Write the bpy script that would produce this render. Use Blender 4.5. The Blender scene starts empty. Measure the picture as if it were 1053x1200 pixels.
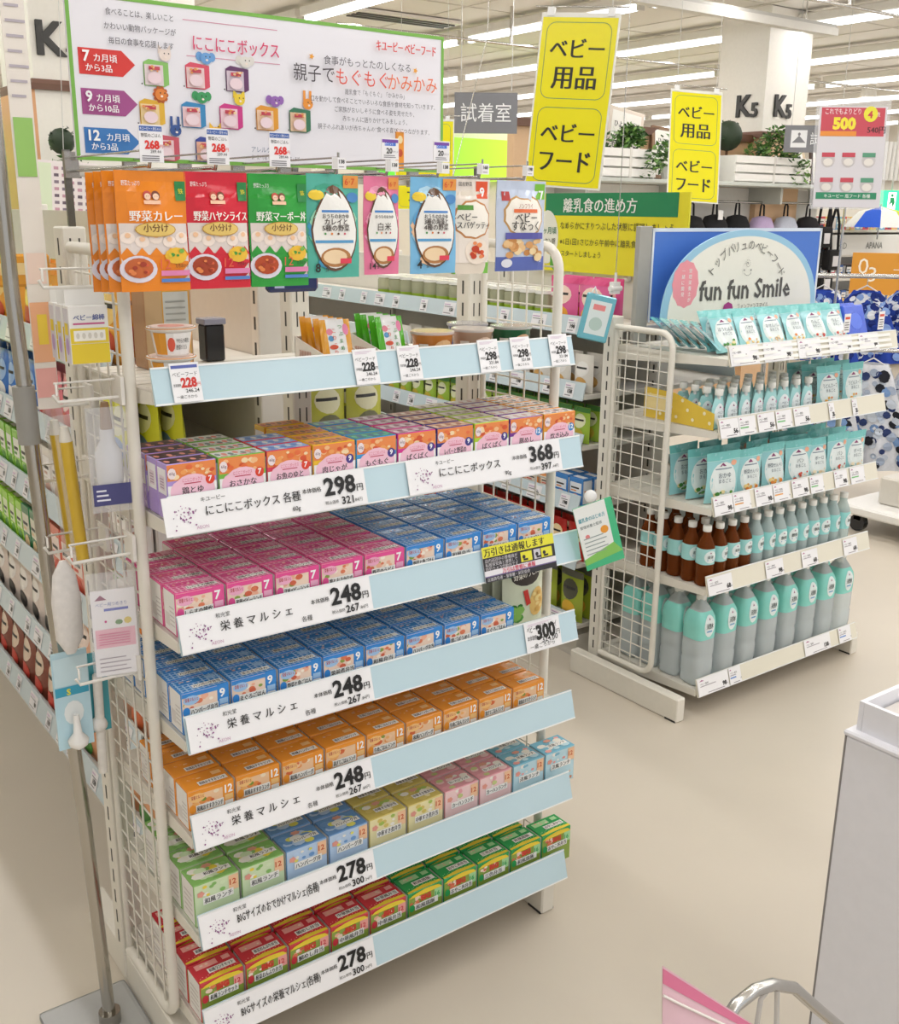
import bpy, bmesh, math, random
from mathutils import Vector, Matrix
random.seed(7)
scene = bpy.context.scene
COL = scene.collection

# ------------------------------------------------------------------ camera
def make_camera():
    f, yaw, pitch, roll = 1239.6, 0.6325, 0.2780, 0.0115
    loc = Vector((-0.6087, -1.6092, 1.6356))
    fw = Vector((math.sin(yaw)*math.cos(pitch), math.cos(yaw)*math.cos(pitch), -math.sin(pitch)))
    r = Vector((math.cos(yaw), -math.sin(yaw), 0)); u = r.cross(fw)
    r2 = r*math.cos(roll) + u*math.sin(roll); u2 = -r*math.sin(roll) + u*math.cos(roll)
    m = Matrix((r2, u2, -fw)).transposed().to_4x4(); m.translation = loc
    cam = bpy.data.cameras.new('camera'); o = bpy.data.objects.new('camera', cam); COL.objects.link(o)
    cam.sensor_fit = 'VERTICAL'; cam.sensor_height = 24.0; cam.lens = f/1200*24.0
    cam.clip_start = 0.05; cam.clip_end = 200
    o.matrix_world = m
    scene.camera = o
make_camera()

# ------------------------------------------------------------------ light and exposure
w = bpy.data.worlds.new('world'); scene.world = w; w.use_nodes = True
w.node_tree.nodes['Background'].inputs[0].default_value = (0.97, 0.98, 1.0, 1)
w.node_tree.nodes['Background'].inputs[1].default_value = 0.52
LAMP_W = 9.5          # watts of each fluorescent fixture
TUBE_EMIT = 4.0
scene.view_settings.view_transform = 'Standard'
scene.view_settings.look = 'None'
scene.view_settings.gamma = 1.0
scene.view_settings.use_curve_mapping = False
scene.view_settings.exposure = 0.52

# ------------------------------------------------------------------ materials
MATS = {}
def lin(h):
    h = h.lstrip('#'); out = []
    for i in (0, 2, 4):
        c = int(h[i:i+2], 16)/255
        out.append(c/12.92 if c <= 0.04045 else ((c+0.055)/1.055)**2.4)
    return out
def M(hexc, kind='print'):
    key = (hexc, kind)
    if key in MATS: return MATS[key]
    m = bpy.data.materials.new('%s_%s' % (kind, hexc)); m.use_nodes = True
    nt = m.node_tree; b = nt.nodes['Principled BSDF']; c = lin(hexc)
    R = {'print': .42, 'gloss': .22, 'paint': .45, 'metal': .22, 'clear': .12, 'matte': .8, 'film': .16, 'floor': .38, 'emit': .5,
         'leaf': .6, 'fabric': .9, 'vinyl': .3}[kind]
    b.inputs['Roughness'].default_value = R
    b.inputs['Base Color'].default_value = (*c, 1)
    if kind == 'emit':
        b.inputs['Emission Color'].default_value = (*c, 1); b.inputs['Emission Strength'].default_value = 1.0
    elif kind in ('paint', 'matte', 'floor', 'fabric', 'leaf', 'film', 'metal'):
        tc = nt.nodes.new('ShaderNodeTexCoord'); n = nt.nodes.new('ShaderNodeTexNoise')
        n.inputs['Scale'].default_value = {'paint': 40, 'matte': 60, 'floor': 3, 'fabric': 90, 'leaf': 50, 'film': 25, 'metal': 60}[kind]
        n.inputs['Detail'].default_value = 4
        nt.links.new(tc.outputs['Object'], n.inputs['Vector'])
        mx = nt.nodes.new('ShaderNodeMix'); mx.data_type = 'RGBA'
        k = {'leaf': .55, 'fabric': .8, 'floor': .93}.get(kind, .95)
        mx.inputs[6].default_value = (*[x*k for x in c], 1); mx.inputs[7].default_value = (*[min(1, x*1.03) for x in c], 1)
        nt.links.new(n.outputs['Fac'], mx.inputs[0]); nt.links.new(mx.outputs[2], b.inputs['Base Color'])
        bp = nt.nodes.new('ShaderNodeBump'); bp.inputs['Strength'].default_value = .25 if kind == 'film' else .08
        bp.inputs['Distance'].default_value = .004 if kind == 'film' else .001
        nt.links.new(n.outputs['Fac'], bp.inputs['Height']); nt.links.new(bp.outputs['Normal'], b.inputs['Normal'])
    if kind == 'metal': b.inputs['Metallic'].default_value = 1.0
    if kind == 'clear':
        b.inputs['Transmission Weight'].default_value = .5; b.inputs['IOR'].default_value = 1.15
        b.inputs['Roughness'].default_value = .12
    if kind == 'vinyl':
        b.inputs['Alpha'].default_value = .22; b.inputs['Roughness'].default_value = .08
    MATS[key] = m
    return m
WHITE = '#F2EFE9'; CREAM = '#EDE8DA'; INK = '#2A2826'

# ------------------------------------------------------------------ mesh building
class B:
    def __init__(s): s.v = []; s.f = []; s.m = []; s.sm = []; s.mats = []
    def mi(s, m):
        if m not in s.mats: s.mats.append(m)
        return s.mats.index(m)
    def add(s, vs, fs, m, smooth=False):
        o = len(s.v); s.v += [tuple(p) for p in vs]; k = s.mi(m)
        for f in fs: s.f.append(tuple(o+i for i in f)); s.m.append(k); s.sm.append(smooth)
    def box(s, x0, y0, z0, x1, y1, z1, m):
        v = [(x0,y0,z0),(x1,y0,z0),(x1,y1,z0),(x0,y1,z0),(x0,y0,z1),(x1,y0,z1),(x1,y1,z1),(x0,y1,z1)]
        s.add(v, [(0,3,2,1),(4,5,6,7),(0,1,5,4),(1,2,6,5),(2,3,7,6),(3,0,4,7)], m)
    def cham(s, x0, y0, z0, x1, y1, z1, m, c=.002, seg=1):
        bm = bmesh.new(); bmesh.ops.create_cube(bm, size=1)
        for q in bm.verts: q.co = Vector(((x0+x1)/2+q.co.x*(x1-x0), (y0+y1)/2+q.co.y*(y1-y0), (z0+z1)/2+q.co.z*(z1-z0)))
        bmesh.ops.bevel(bm, geom=list(bm.edges), offset=c, segments=seg, affect='EDGES', profile=.6)
        bm.verts.ensure_lookup_table()
        s.add([q.co[:] for q in bm.verts], [[q.index for q in f.verts] for f in bm.faces], m); bm.free()
    def tube(s, pts, r, m, n=8, closed=False, caps=True):
        pts = [Vector(p) for p in pts]; L = len(pts); rings = []; up = None
        for i, p in enumerate(pts):
            a = pts[(i-1) % L] if (closed or i > 0) else p; b = pts[(i+1) % L] if (closed or i < L-1) else p
            t = (b-a).normalized()
            if up is None:
                up = Vector((0,0,1)) if abs(t.z) < .9 else Vector((1,0,0))
            x = up.cross(t)
            if x.length < 1e-4: x = Vector((1,0,0)).cross(t)
            x.normalize(); y = t.cross(x); up = y
            rr = r[i] if isinstance(r, (list, tuple)) else r
            rings.append([p + (x*math.cos(2*math.pi*k/n) + y*math.sin(2*math.pi*k/n))*rr for k in range(n)])
        vs = [q for rg in rings for q in rg]; fs = []
        for i in range(L if closed else L-1):
            j = (i+1) % L
            for k in range(n): fs.append((i*n+k, i*n+(k+1) % n, j*n+(k+1) % n, j*n+k))
        s.add(vs, fs, m, True)
        if not closed and caps: s.add(rings[0], [tuple(range(n))[::-1]], m); s.add(rings[-1], [tuple(range(n))], m)
    def lathe(s, prof, m, c=(0,0,0), n=16, ex=2.0, cap=True, sx=1, sy=1):
        vs = []; fs = []
        for r, z in prof:
            for k in range(n):
                a = 2*math.pi*(k+.5)/n; ca, sa = math.cos(a), math.sin(a)
                q = (abs(ca)**ex + abs(sa)**ex)**(-1/ex)
                vs.append((c[0]+r*q*ca*sx, c[1]+r*q*sa*sy, c[2]+z))
        for i in range(len(prof)-1):
            for k in range(n): fs.append((i*n+k, i*n+(k+1) % n, (i+1)*n+(k+1) % n, (i+1)*n+k))
        s.add(vs, fs, m, True)
        if cap:
            s.add(vs[:n], [tuple(range(n))[::-1]], m); s.add(vs[-n:], [tuple(range(n))], m)
    def ball(s, c, r, m, n=8, k=6, sx=1, sy=1, sz=1):
        pr = [(r*math.sin(math.pi*(i+.02)/(k+.04)), -r*math.cos(math.pi*(i+.02)/(k+.04))*sz) for i in range(k+1)]
        s.lathe(pr, m, c, n, 2.0, True, sx, sy)
    def grid(s, F, u0, v0, u1, v1, nx, ny, m, smooth=True, d=0, flip=False):
        vs = [F(u0+(u1-u0)*i/nx, v0+(v1-v0)*j/ny, d) for j in range(ny+1) for i in range(nx+1)]; fs = []
        for j in range(ny):
            for i in range(nx):
                a = j*(nx+1)+i; q = (a, a+1, a+nx+2, a+nx+1)
                fs.append(q[::-1] if flip else q)
        s.add(vs, fs, m, smooth)
    def mesh(s, name):
        me = bpy.data.meshes.new(name); me.from_pydata(s.v, [], s.f)
        for m in s.mats: me.materials.append(m)
        me.polygons.foreach_set('material_index', s.m); me.polygons.foreach_set('use_smooth', s.sm); me.update()
        return me
    def obj(s, name, parent=None, loc=None, rot=None):
        return link(name, s.mesh(name), parent, loc, rot)
def link(name, data, parent=None, loc=None, rot=None):
    o = bpy.data.objects.new(name, data); COL.objects.link(o)
    if parent: o.parent = parent
    if loc: o.location = loc
    if rot: o.rotation_euler = rot
    return o
def tag(o, label, cat, group=None, kind=None):
    o['label'] = label; o['category'] = cat
    if group: o['group'] = group
    if kind: o['kind'] = kind
    return o
def thing(name, label, cat, loc=(0,0,0), rot=(0,0,0), group=None):
    o = link(name, None, None, loc, rot); o.empty_display_size = .02
    return tag(o, label, cat, group)
def struct(b, name, parent=None):
    o = b.obj(name, parent)
    if not parent: o['kind'] = 'structure'
    return o
KIDS = {}
def dup(root, loc, rot=(0,0,0), label=None, group=None, parts=True, scale=None):
    r = root.copy(); COL.objects.link(r); r.location = loc; r.rotation_euler = rot
    if label: r['label'] = label
    if group: r['group'] = group
    if scale: r.scale = scale
    if parts:
        for ch in KIDS.setdefault(root.name, list(root.children)):
            c = ch.copy(); COL.objects.link(c); c.parent = r
            for g in KIDS.setdefault(ch.name, list(ch.children)):
                d = g.copy(); COL.objects.link(d); d.parent = c
    return r
class Proto:
    """the first place() moves the thing itself, the next ones copy it"""
    def __init__(s, root): s.root = root; s.used = False; KIDS[root.name] = list(root.children)
    def place(s, loc, rot=(0,0,0), label=None, group=None, parts=True, scale=None):
        if not s.used:
            s.used = True; r = s.root; r.location = loc; r.rotation_euler = rot
            if label: r['label'] = label
            if group: r['group'] = group
            if scale: r.scale = scale
            return r
        return dup(s.root, loc, rot, label, group, parts, scale)

# ------------------------------------------------------------------ flat print (lettering and artwork as thin geometry)
TXT = {}
_tc = bpy.data.curves.new('tmp_text', 'FONT'); _to = bpy.data.objects.new('tmp_text', _tc); COL.objects.link(_to)
def glyphs(t, bold):
    k = (t, bold)
    if k in TXT: return TXT[k]
    _tc.body = t; _tc.size = 1; _tc.resolution_u = 1 if len(t) > 12 else 2; _tc.offset = bold
    bpy.context.view_layer.update()
    me = bpy.data.meshes.new_from_object(_to.evaluated_get(bpy.context.evaluated_depsgraph_get()))
    vs = [(v.co.x, v.co.y) for v in me.vertices]; fs = [tuple(p.vertices) for p in me.polygons]
    bpy.data.meshes.remove(me)
    x0 = min((v[0] for v in vs), default=0); x1 = max((v[0] for v in vs), default=1)
    TXT[k] = (vs, fs, x0, x1); return TXT[k]
class Art:
    def __init__(s, step=None): s.it = []; s.step = step
    def rect(s, x, y, w, h, c, l=0, k='print'):
        nx = ny = 1
        if s.step: nx = max(1, math.ceil(w/s.step)); ny = max(1, math.ceil(h/s.step))
        vs = [(x+w*i/nx, y+h*j/ny) for j in range(ny+1) for i in range(nx+1)]
        fs = [(j*(nx+1)+i, j*(nx+1)+i+1, (j+1)*(nx+1)+i+1, (j+1)*(nx+1)+i) for j in range(ny) for i in range(nx)]
        s.it.append((vs, fs, M(c, k), l)); return s
    def ell(s, cx, cy, rx, ry, c, l=1, n=14, k='print', wob=0):
        rings = (4 if max(rx, ry) > 1.2*s.step else 2) if s.step else 1; vs = [(cx, cy)]; fs = []
        for r in range(1, rings+1):
            for i in range(n):
                a = 2*math.pi*i/n; q = (1+wob*(i % 2))*r/rings
                vs.append((cx+rx*q*math.cos(a), cy+ry*q*math.sin(a)))
        for i in range(n):
            j = (i+1) % n; fs.append((0, 1+i, 1+j))
            for r in range(1, rings): fs.append((1+(r-1)*n+i, 1+r*n+i, 1+r*n+j, 1+(r-1)*n+j))
        s.it.append((vs, fs, M(c, k), l)); return s
    def poly(s, pts, c, l=1, k='print'):
        s.it.append((list(pts), [tuple(range(len(pts)))], M(c, k), l)); return s
    def frame(s, x, y, w, h, t, c, l=1, r=0):
        if not r:
            s.rect(x, y, w, t, c, l); s.rect(x, y+h-t, w, t, c, l); s.rect(x, y, t, h, c, l); s.rect(x+w-t, y, t, h, c, l); return s
        def loop(q):
            o = []
            for cx, cy, a0 in ((x+w-r, y+h-r, 0), (x+r, y+h-r, 90), (x+r, y+r, 180), (x+w-r, y+r, 270)):
                for i in range(6):
                    a = math.radians(a0+18*i); o.append((cx+(r-q)*math.cos(a), cy+(r-q)*math.sin(a)))
            return o
        A, C = loop(0), loop(t); n = len(A)
        s.it.append((A+C, [(i, (i+1) % n, n+(i+1) % n, n+i) for i in range(n)], M(c), l)); return s
    def text(s, t, x, y, size, c=INK, l=3, maxw=None, al='l', bold=.0, rot=0, k='print'):
        cjk = any(ord(ch) > 0x3000 for ch in t)
        if cjk and bold > .012:      # heavier strokes: the lettering laid twice, a hair apart
            k_ = min(bold, .045)*size*.55; dx, dy = k_*math.cos(rot), k_*math.sin(rot)
            s.text(t, x-dx, y-dy, size, c, l, maxw, al, 0, rot, k); x += dx; y += dy
        vs, fs, x0, x1 = glyphs(t, 0 if cjk else bold); sx = size; wd = (x1-x0)*size
        if maxw and wd > maxw: sx = size*maxw/wd; wd = maxw
        ox = {'l': 0, 'c': -wd/2, 'r': -wd}[al]; cr, sr = math.cos(rot), math.sin(rot); out = []
        for a, b in vs:
            px, py = (a-x0)*sx+ox, b*size
            out.append((x+px*cr-py*sr, y+px*sr+py*cr))
        s.it.append((out, fs, M(c, k), l)); return s
    def put(s, b, F, eps=.0002, step=.15):
        order = sorted(range(len(s.it)), key=lambda k: (s.it[k][3], k))   # every shape gets a depth of its own, so none are coplanar
        for r, k in enumerate(order):
            vs, fs, m, l = s.it[k]; d = eps*(1+.5*l)+r*eps*step
            b.add([F(u, v, d) for u, v in vs], fs, m)
        return b
def plane(o, ux, uy):
    o, ux, uy = Vector(o), Vector(ux).normalized(), Vector(uy).normalized(); n = ux.cross(uy)
    return lambda u, v, d=0: o+ux*u+uy*v+n*d
def ordn(i): return ['first','second','third','fourth','fifth','sixth','seventh','eighth','ninth','tenth','eleventh','twelfth','13th','14th','15th','16th','17th','18th','19th','20th','21st','22nd','23rd','24th','25th','26th','27th','28th','29th','30th'][i]
rnd = random.uniform

# ================================================================== SETTING
b = B(); b.box(-6, -5, -.1, 20.4, 17, 0, M('#D2C8B8', 'floor')); struct(b, 'floor')
b = B(); b.box(-6, -5, 3.42, 20.4, 17, 3.5, M('#E4DFD8', 'matte'))
for i in range(14): b.box(-6+i*1.95-.01, -5, 3.414, -6+i*1.95+.01, 17, 3.42, M('#D3CDC3', 'matte'))
for j in range(12): b.box(-6, -4+j*1.8, 3.414, 20.4, -4+j*1.8+.015, 3.42, M('#D3CDC3', 'matte'))
struct(b, 'ceiling')
b = B(); b.box(20.3, -5, 0, 20.4, 17, 3.42, M('#E6E0D4', 'paint')); struct(b, 'wall_right')
b = B(); b.box(-6, 16.9, 0, 20.4, 17, 3.42, M('#E6E0D4', 'paint')); struct(b, 'wall_back')
b = B(); b.box(-6.1, -5, 0, -6, 17, 3.42, M('#E6E0D4', 'paint')); struct(b, 'wall_left')

# ceiling lights: rows run along y
def light_fixture():
    t = thing('ceiling_light', 'long white fluorescent tube fixture in its row under the ceiling', 'ceiling light', (0,0,0))
    b = B(); b.cham(-.06, -1.2, .03, .06, 1.2, .11, M('#E4E0D8', 'paint'), .01); b.obj('housing', t)
    b = B(); em = M('#F4F8FF', 'emit'); em.node_tree.nodes['Principled BSDF'].inputs['Emission Strength'].default_value = TUBE_EMIT
    b.tube([(0,-1.17,.0), (0,1.17,.0)], .024, em, 8); b.obj('tube', t)
    for y in (-1.18, 1.18):
        b = B(); b.box(-.03, y-.02, -.025, .03, y+.02, .04, M('#D8D4CC', 'paint')); b.obj('lamp_socket', t)
    l = bpy.data.lights.new('lamp', 'AREA'); l.shape = 'RECTANGLE'; l.size = .06; l.size_y = 2.3; l.energy = LAMP_W
    l.color = (1, .985, .975)
    link('tube_glow', l, t, (0,0,-.03))
    return Proto(t)
LF = light_fixture()
rows = [-1.4, .55, 2.5, 4.46, 6.3, 8.15, 10.2, 12.2, 14.2, 16.2, 18.2]
for i, x in enumerate(rows):
    for j in range(8):
        y = -3.6+2.5*j
        if i > 6 and j < 2: continue
        side = 'row over the front rack' if i == 1 else ordn(i)+' row from the left'
        LF.place((x, y, 3.27), (0,0,0), 'white fluorescent tube fixture, %s, %s fixture going back' % (side, ordn(j)), 'fluorescent fixtures in rows on the ceiling')

def rods(name, label, pts_list, r=.006, c='#C9C6C0', cat='rail', kind='metal'):
    b = B()
    for pts in pts_list: b.tube(pts, r, M(c, kind), 6)
    return tag(b.obj(name), label, cat)
b = B(); b.box(3.9, 4.28, 3.08, 7.7, 4.36, 3.14, M('#D9D5CC', 'paint')); b.box(3.9, 4.3, 3.14, 7.7, 4.34, 3.17, M('#BDB9B0', 'paint'))
for x in (4.4, 5.9, 7.3): b.tube([(x, 4.32, 3.17), (x, 4.32, 3.42)], .006, M('#C9C6C0', 'metal'), 6)
tag(b.obj('lighting_track'), 'long white lighting track hung crosswise under the ceiling', 'track')
rods('ceiling_pipe', 'thin grey hanging pipe running across under the ceiling, near row', [[(2.2, 3.4, 3.05), (9.6, 3.2, 3.02)], [(3.4,3.37,3.05),(3.4,3.37,3.42)], [(6.4,3.29,3.04),(6.4,3.29,3.42)], [(9.0,3.22,3.02),(9.0,3.22,3.42)]], .012)
rods('ceiling_pipe', 'thin grey hanging pipe running across under the ceiling, far row', [[(4.2, 6.6, 3.1), (12.6, 6.3, 3.08)], [(6,6.54,3.1),(6,6.54,3.42)], [(10,6.4,3.09),(10,6.4,3.42)]], .014)
# air vents
def vent(loc, label):
    t = thing('ceiling_vent', label, 'air vent', loc)
    b = B(); b.box(-.6,-.18,0,.6,.18,.03, M('#E8E4DC','paint')); b.obj('vent_frame', t)
    for k in range(3):
        b = B(); b.box(-.55,-.12+k*.09,-.012,.55,-.08+k*.09,.004, M('#4A4742','paint')); b.obj('slat', t)
vent((5.5, 7.6, 3.38), 'long ceiling vent with dark slats above the promotion board')
vent((3.7, 4.4, 3.38), 'long ceiling vent with dark slats near the top of the view')
for i, (x, y) in enumerate([(9.3, 12.6), (13.2, 7.6), (12.2, 8.9), (7.2, 11.8)]):
    b = B(); em = M('#FFF0C8', 'emit'); em.node_tree.nodes['Principled BSDF'].inputs['Emission Strength'].default_value = 6
    b.lathe([(.02,.16),(.09,.14),(.11,0),(.1,-.01)], M('#E8E4DC','paint'), (0,0,0), 14, cap=False); b.lathe([(.09,.02),(.06,-.04),(.01,-.06)], em, (0,0,0), 12)
    b.tube([(0,0,.15),(0,0,.225)], .012, M('#E8E4DC','paint'), 6)
    tag(b.obj('downlight', None, (x, y, 3.2)), 'round warm downlight, %s of the warm spots under the ceiling' % ordn(i), 'downlight', 'warm downlights')

# pillars with aisle numbers
def pillar(name, x0, y0, x1, y1, txt, low, off=.22):
    b = B(); b.box(x0, y0, 2.36, x1, y1, 3.42, M('#E9E4DA', 'paint')); b.box(x0, y0, 0, x1, y1, 2.30, M(low, 'paint'))
    o = struct(b, name)
    b = B(); b.box(x0-.025, y0-.025, 2.30, x1+.025, y1+.025, 2.335, M('#6B4A38', 'paint')); b.box(x0-.015, y0-.015, 2.335, x1+.015, y1+.015, 2.36, M('#7A5646', 'paint'))
    b.obj('trim_band', o)
    for F in (plane((x0+(x1-x0)*off, y0, 2.50), (1,0,0), (0,0,1)), plane((x0, y0+(y1-y0)*.55, 2.50), (0,-1,0), (0,0,1))):
        b = B(); a = Art(); a.text(txt[0], 0, 0, .26, '#3A3835', 0, bold=.03); a.text(txt[1], .17, -.01, .17, '#3A3835', 0, bold=.03)
        a.put(b, F, .02); a.put(b, F, .004); b.obj('letters', o)
pillar('pillar_right', 7.72, 5.0, 8.34, 5.55, 'K5', '#D9B48C')
pillar('pillar_left', 1.36, 5.3, 2.4, 6.0, 'K4', '#E9E4DA', .03)
b = B(); b.box(1.33, 5.30, 1.2, 1.36, 5.98, 2.30, M('#D9A274', 'paint')); b.box(1.33,5.30,0,1.36,5.98,1.2,M('#D9A274', 'paint')); struct(b, 'trim_pillar_left')
# tan partition wall with white shelf front in the distance
b = B(); b.box(4.9, 5.12, 0, 7.72, 5.2, 2.30, M('#D9B48C', 'paint')); b.box(4.9,5.08,2.27,7.72,5.22,2.33,M('#6B4A38','paint')); struct(b, 'partition_wall')
b = B(); b.box(5.0, 5.06, .3, 8.75, 5.11, 1.86, M('#E4E0D8', 'paint')); struct(b, 'trim_panel')
b = B(); b.cham(5.0, 4.62, 1.865, 8.75, 5.1, 1.895, M('#C8CCC4', 'paint'), .004); o = tag(b.obj('wall_shelf'), 'long grey wall shelf holding planters and framed menus', 'shelf')
for x in (5.3, 6.5, 7.7, 8.6):
    b = B(); b.box(x-.015, 4.7, 1.72, x+.015, 5.08, 1.865, M('#B8B8B0','paint')); b.obj('bracket', o)
# far band of green light boxes, coloured shop fronts
def lightbox(x0, y, x1, z0, z1, c1, c2, name, label):
    b = B(); m = bpy.data.materials.new('gradient_'+name); m.use_nodes = True; nt = m.node_tree; p = nt.nodes['Principled BSDF']
    tc = nt.nodes.new('ShaderNodeTexCoord'); sx = nt.nodes.new('ShaderNodeSeparateXYZ'); cr = nt.nodes.new('ShaderNodeValToRGB')
    nt.links.new(tc.outputs['Generated'], sx.inputs[0]); nt.links.new(sx.outputs['X'], cr.inputs[0]); cr.color_ramp.elements[0].color = (*lin(c1),1); cr.color_ramp.elements[1].color = (*lin(c2),1)
    nt.links.new(cr.outputs[0], p.inputs['Emission Color']); nt.links.new(cr.outputs[0], p.inputs['Base Color']); p.inputs['Emission Strength'].default_value = .55
    b.box(x0, y, z0, x1, y+.12, z1, m); o = b.obj(name); return tag(o, label, 'light box')
lightbox(6.2, 9.0, 9.6, 1.98, 2.46, '#53C23A', '#E0F23A', 'light_box', 'long green to lime backlit panel behind the promotion board')
lightbox(-.6, 7.4, 1.35, 1.5, 2.2, '#3ACB2A', '#5AD640', 'light_box', 'bright green backlit panel far left behind the pole')
lightbox(-1.5, 6.6, 1.1, 1.2, 1.36, '#C8F03A', '#D8F83A', 'light_box', 'narrow lime backlit strip far left')
b = B(); b.box(-1.8, 7.2, 0, 1.2, 7.3, 1.5, M('#EDEAE4','paint')); b.box(-1.8,7.2,2.2,1.2,7.3,3.2,M('#F2F0EA','paint')); struct(b, 'partition_wall_left')
b = B(); b.box(5.4, 9.15, 0, 11.5, 9.25, 2.6, M('#E8E2D6','paint')); struct(b, 'partition_wall_far')
b = B(); b.box(10.6, 6.4, 0, 16, 6.5, 2.45, M('#E8E2D6','paint')); b.box(10.6, 6.36, 2.08, 16, 6.4, 2.18, M('#7A4A38','paint')); struct(b, 'partition_wall_right')
b = B()
for k in range(40): b.tube([(10.7+k*.1, 6.3, 2.5), (10.7+k*.1, 6.3+.02*(k%2), 2.05)], .05, M('#EDEBE6','fabric'), 6)
tag(b.obj('curtain'), 'white gathered curtain above the brown trim at far right', 'curtain')

# ================================================================== DISPLAY RACKS
RC = '#E9E4D8'
def rail_F(z, yf, h, x0=0):
    return plane((x0, yf, z), (1,0,0), (0, .018, h))
def make_rack(name, label, origin, W, levels, fr, posts, deck_back, foot, railc, rot=0):
    """levels: (z of the rail's lower edge, y of the rail, rail height)"""
    t = thing(name, label, 'display rack', origin, (0,0,rot)); wm = M(RC, 'paint')
    for x in posts['x']:
        b = B(); y0 = posts['y']; b.cham(x-.022, y0, .02, x+.022, y0+.05, posts['z'], wm, .003)
        dk = M('#4B4842', 'matte')
        for k in range(int((posts['z']-.1)/.05)):
            for dx in (-.009, .007): b.box(x+dx, y0-.0006, .1+k*.05, x+dx+.003, y0+.001, .13+k*.05, dk)
        for k in range(int((posts['z']-.1)/.05)):
            b.box(x-.0226, y0+.02, .1+k*.05, x-.021, y0+.026, .13+k*.05, dk)
        b.obj('upright_post', t)
    for x in foot['x']:
        b = B(); b.cham(x-.02, foot['y0'], .0, x+.02, foot['y1'], .085, wm, .004)
        b.box(x-.021, foot['y0']+.004, .0, x+.021, foot['y0']+.05, .006, M('#3B3A38','matte')); b.obj('base_foot', t)
    b = B(); b.cham(posts['x'][0], posts['y']+.01, .05, posts['x'][-1], posts['y']+.04, .1, wm, .003); b.obj('base_rail', t)
    # wire side frames
    for sx, x in enumerate(fr['x']):
        y0, y1, z0, z1 = fr['y0'], fr['y1'], fr['z0'], fr['z1']; r = .05
        pts = [(x, y1, z1)]
        for k in range(7):
            a = math.radians(90-15*k); pts.append((x, y0+r-r*math.cos(a), z1-r+r*math.sin(a)))
        for k in range(7):
            a = math.radians(15*k); pts.append((x, y0+r-r*math.cos(a), z0+r-r*math.sin(a)))
        pts.append((x, y1, z0))
        b = B(); b.tube(pts, .0105, wm, 10); b.tube([(x, y1, z0), (x, y1, z1)], .007, wm, 8); f = b.obj('side_frame', t)
        bv = B(); bv.tube([(0,0,z0), (0,0,z1-.005)], .0022, wm, 6); mv = bv.mesh('wire'); nv = max(3, round((y1-y0)/.052))
        for k in range(1, nv): link('wire', mv, f, (x, y0+(y1-y0)*k/nv, 0))
        bh = B(); bh.tube([(0, y0, 0), (0, y1, 0)], .002, wm, 6); mh = bh.mesh('wire'); nh = round((z1-z0)/.042)
        for k in range(1, nh): link('wire', mh, f, (x+.003, 0, z0+(z1-z0)*k/nh))
    shelves = []
    for i, (z, yf, rh) in enumerate(levels):
        b = B(); yb = deck_back
        b.cham(.0, yf+.012, z+.002, W, yb, z+.02, wm, .002)
        for k in range(1, 8): b.box(.01, yf+.03+k*(yb-yf-.04)/8, z+.0199, W-.01, yf+.031+k*(yb-yf-.04)/8, z+.0204, M('#BDB8AC','matte'))
        for sx in (-.001, W-.003):   # bracket plates at the ends, deeper towards the posts
            v = [(sx, yf+.014, z+.02), (sx, yf+.014, z-.0), (sx, yb, z-.03), (sx, yb, z+.02)]
            v2 = [(a+.004, c, d) for a, c, d in v]
            b.add(v+v2, [(0,1,2,3), (7,6,5,4), (0,4,5,1), (1,5,6,2), (2,6,7,3), (3,7,4,0)], wm)
        s = b.obj('shelf', t)
        b = B(); F = rail_F(z, yf, rh); c = M(railc, 'gloss')
        vs = [F(0,0,0), F(W,0,0), F(W,rh,0), F(0,rh,0), F(0,0,-.006), F(W,0,-.006), F(W,rh,-.003), F(0,rh,-.003)]
        b.add(vs, [(0,1,2,3), (7,6,5,4), (0,4,5,1), (1,5,6,2), (2,6,7,3), (3,7,4,0)], c)
        wl = M('#F4F6F4', 'gloss'); b.add([F(0,0,.0012), F(W,0,.0012), F(W,.003,.0012), F(0,.003,.0012)], [(0,1,2,3)], wl)
        b.add([F(0,rh-.003,.0012), F(W,rh-.003,.0012), F(W,rh,.0012), F(0,rh,.0012)], [(0,1,2,3)], wl)
        b.obj('price_rail', s); shelves.append(s)
    return t, shelves

LV = [(1.3281, .018, .062), (1.1174, -.020, .068), (.9116, -.027, .068), (.7282, -.030, .068), (.5378, -.032, .066), (.3349, -.036, .066), (.1221, -.032, .070)]
rack, SH = make_rack('display_rack', 'tall cream wire-sided endcap rack with seven blue-railed shelves', (0,0,0), .905, LV,
    dict(x=(-.014, .916), y0=.093, y1=.345, z0=.1, z1=1.565), dict(x=(-.002, .447, .905), y=.36, z=1.60),
    .36, dict(x=(-.0, .895), y0=.02, y1=.62), '#C4DDE6')
b = B(); wm = M(RC, 'paint'); b.cham(-.01, .352, 1.685, .93, .362, 1.705, wm, .002); b.obj('hook_rail', rack)
for x in (-.002, .447, .905): b = B(); b.box(x-.006, .363, 1.55, x+.006, .371, 1.73, M('#8E8C88', 'metal')); b.obj('rail_bracket', rack)

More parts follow.
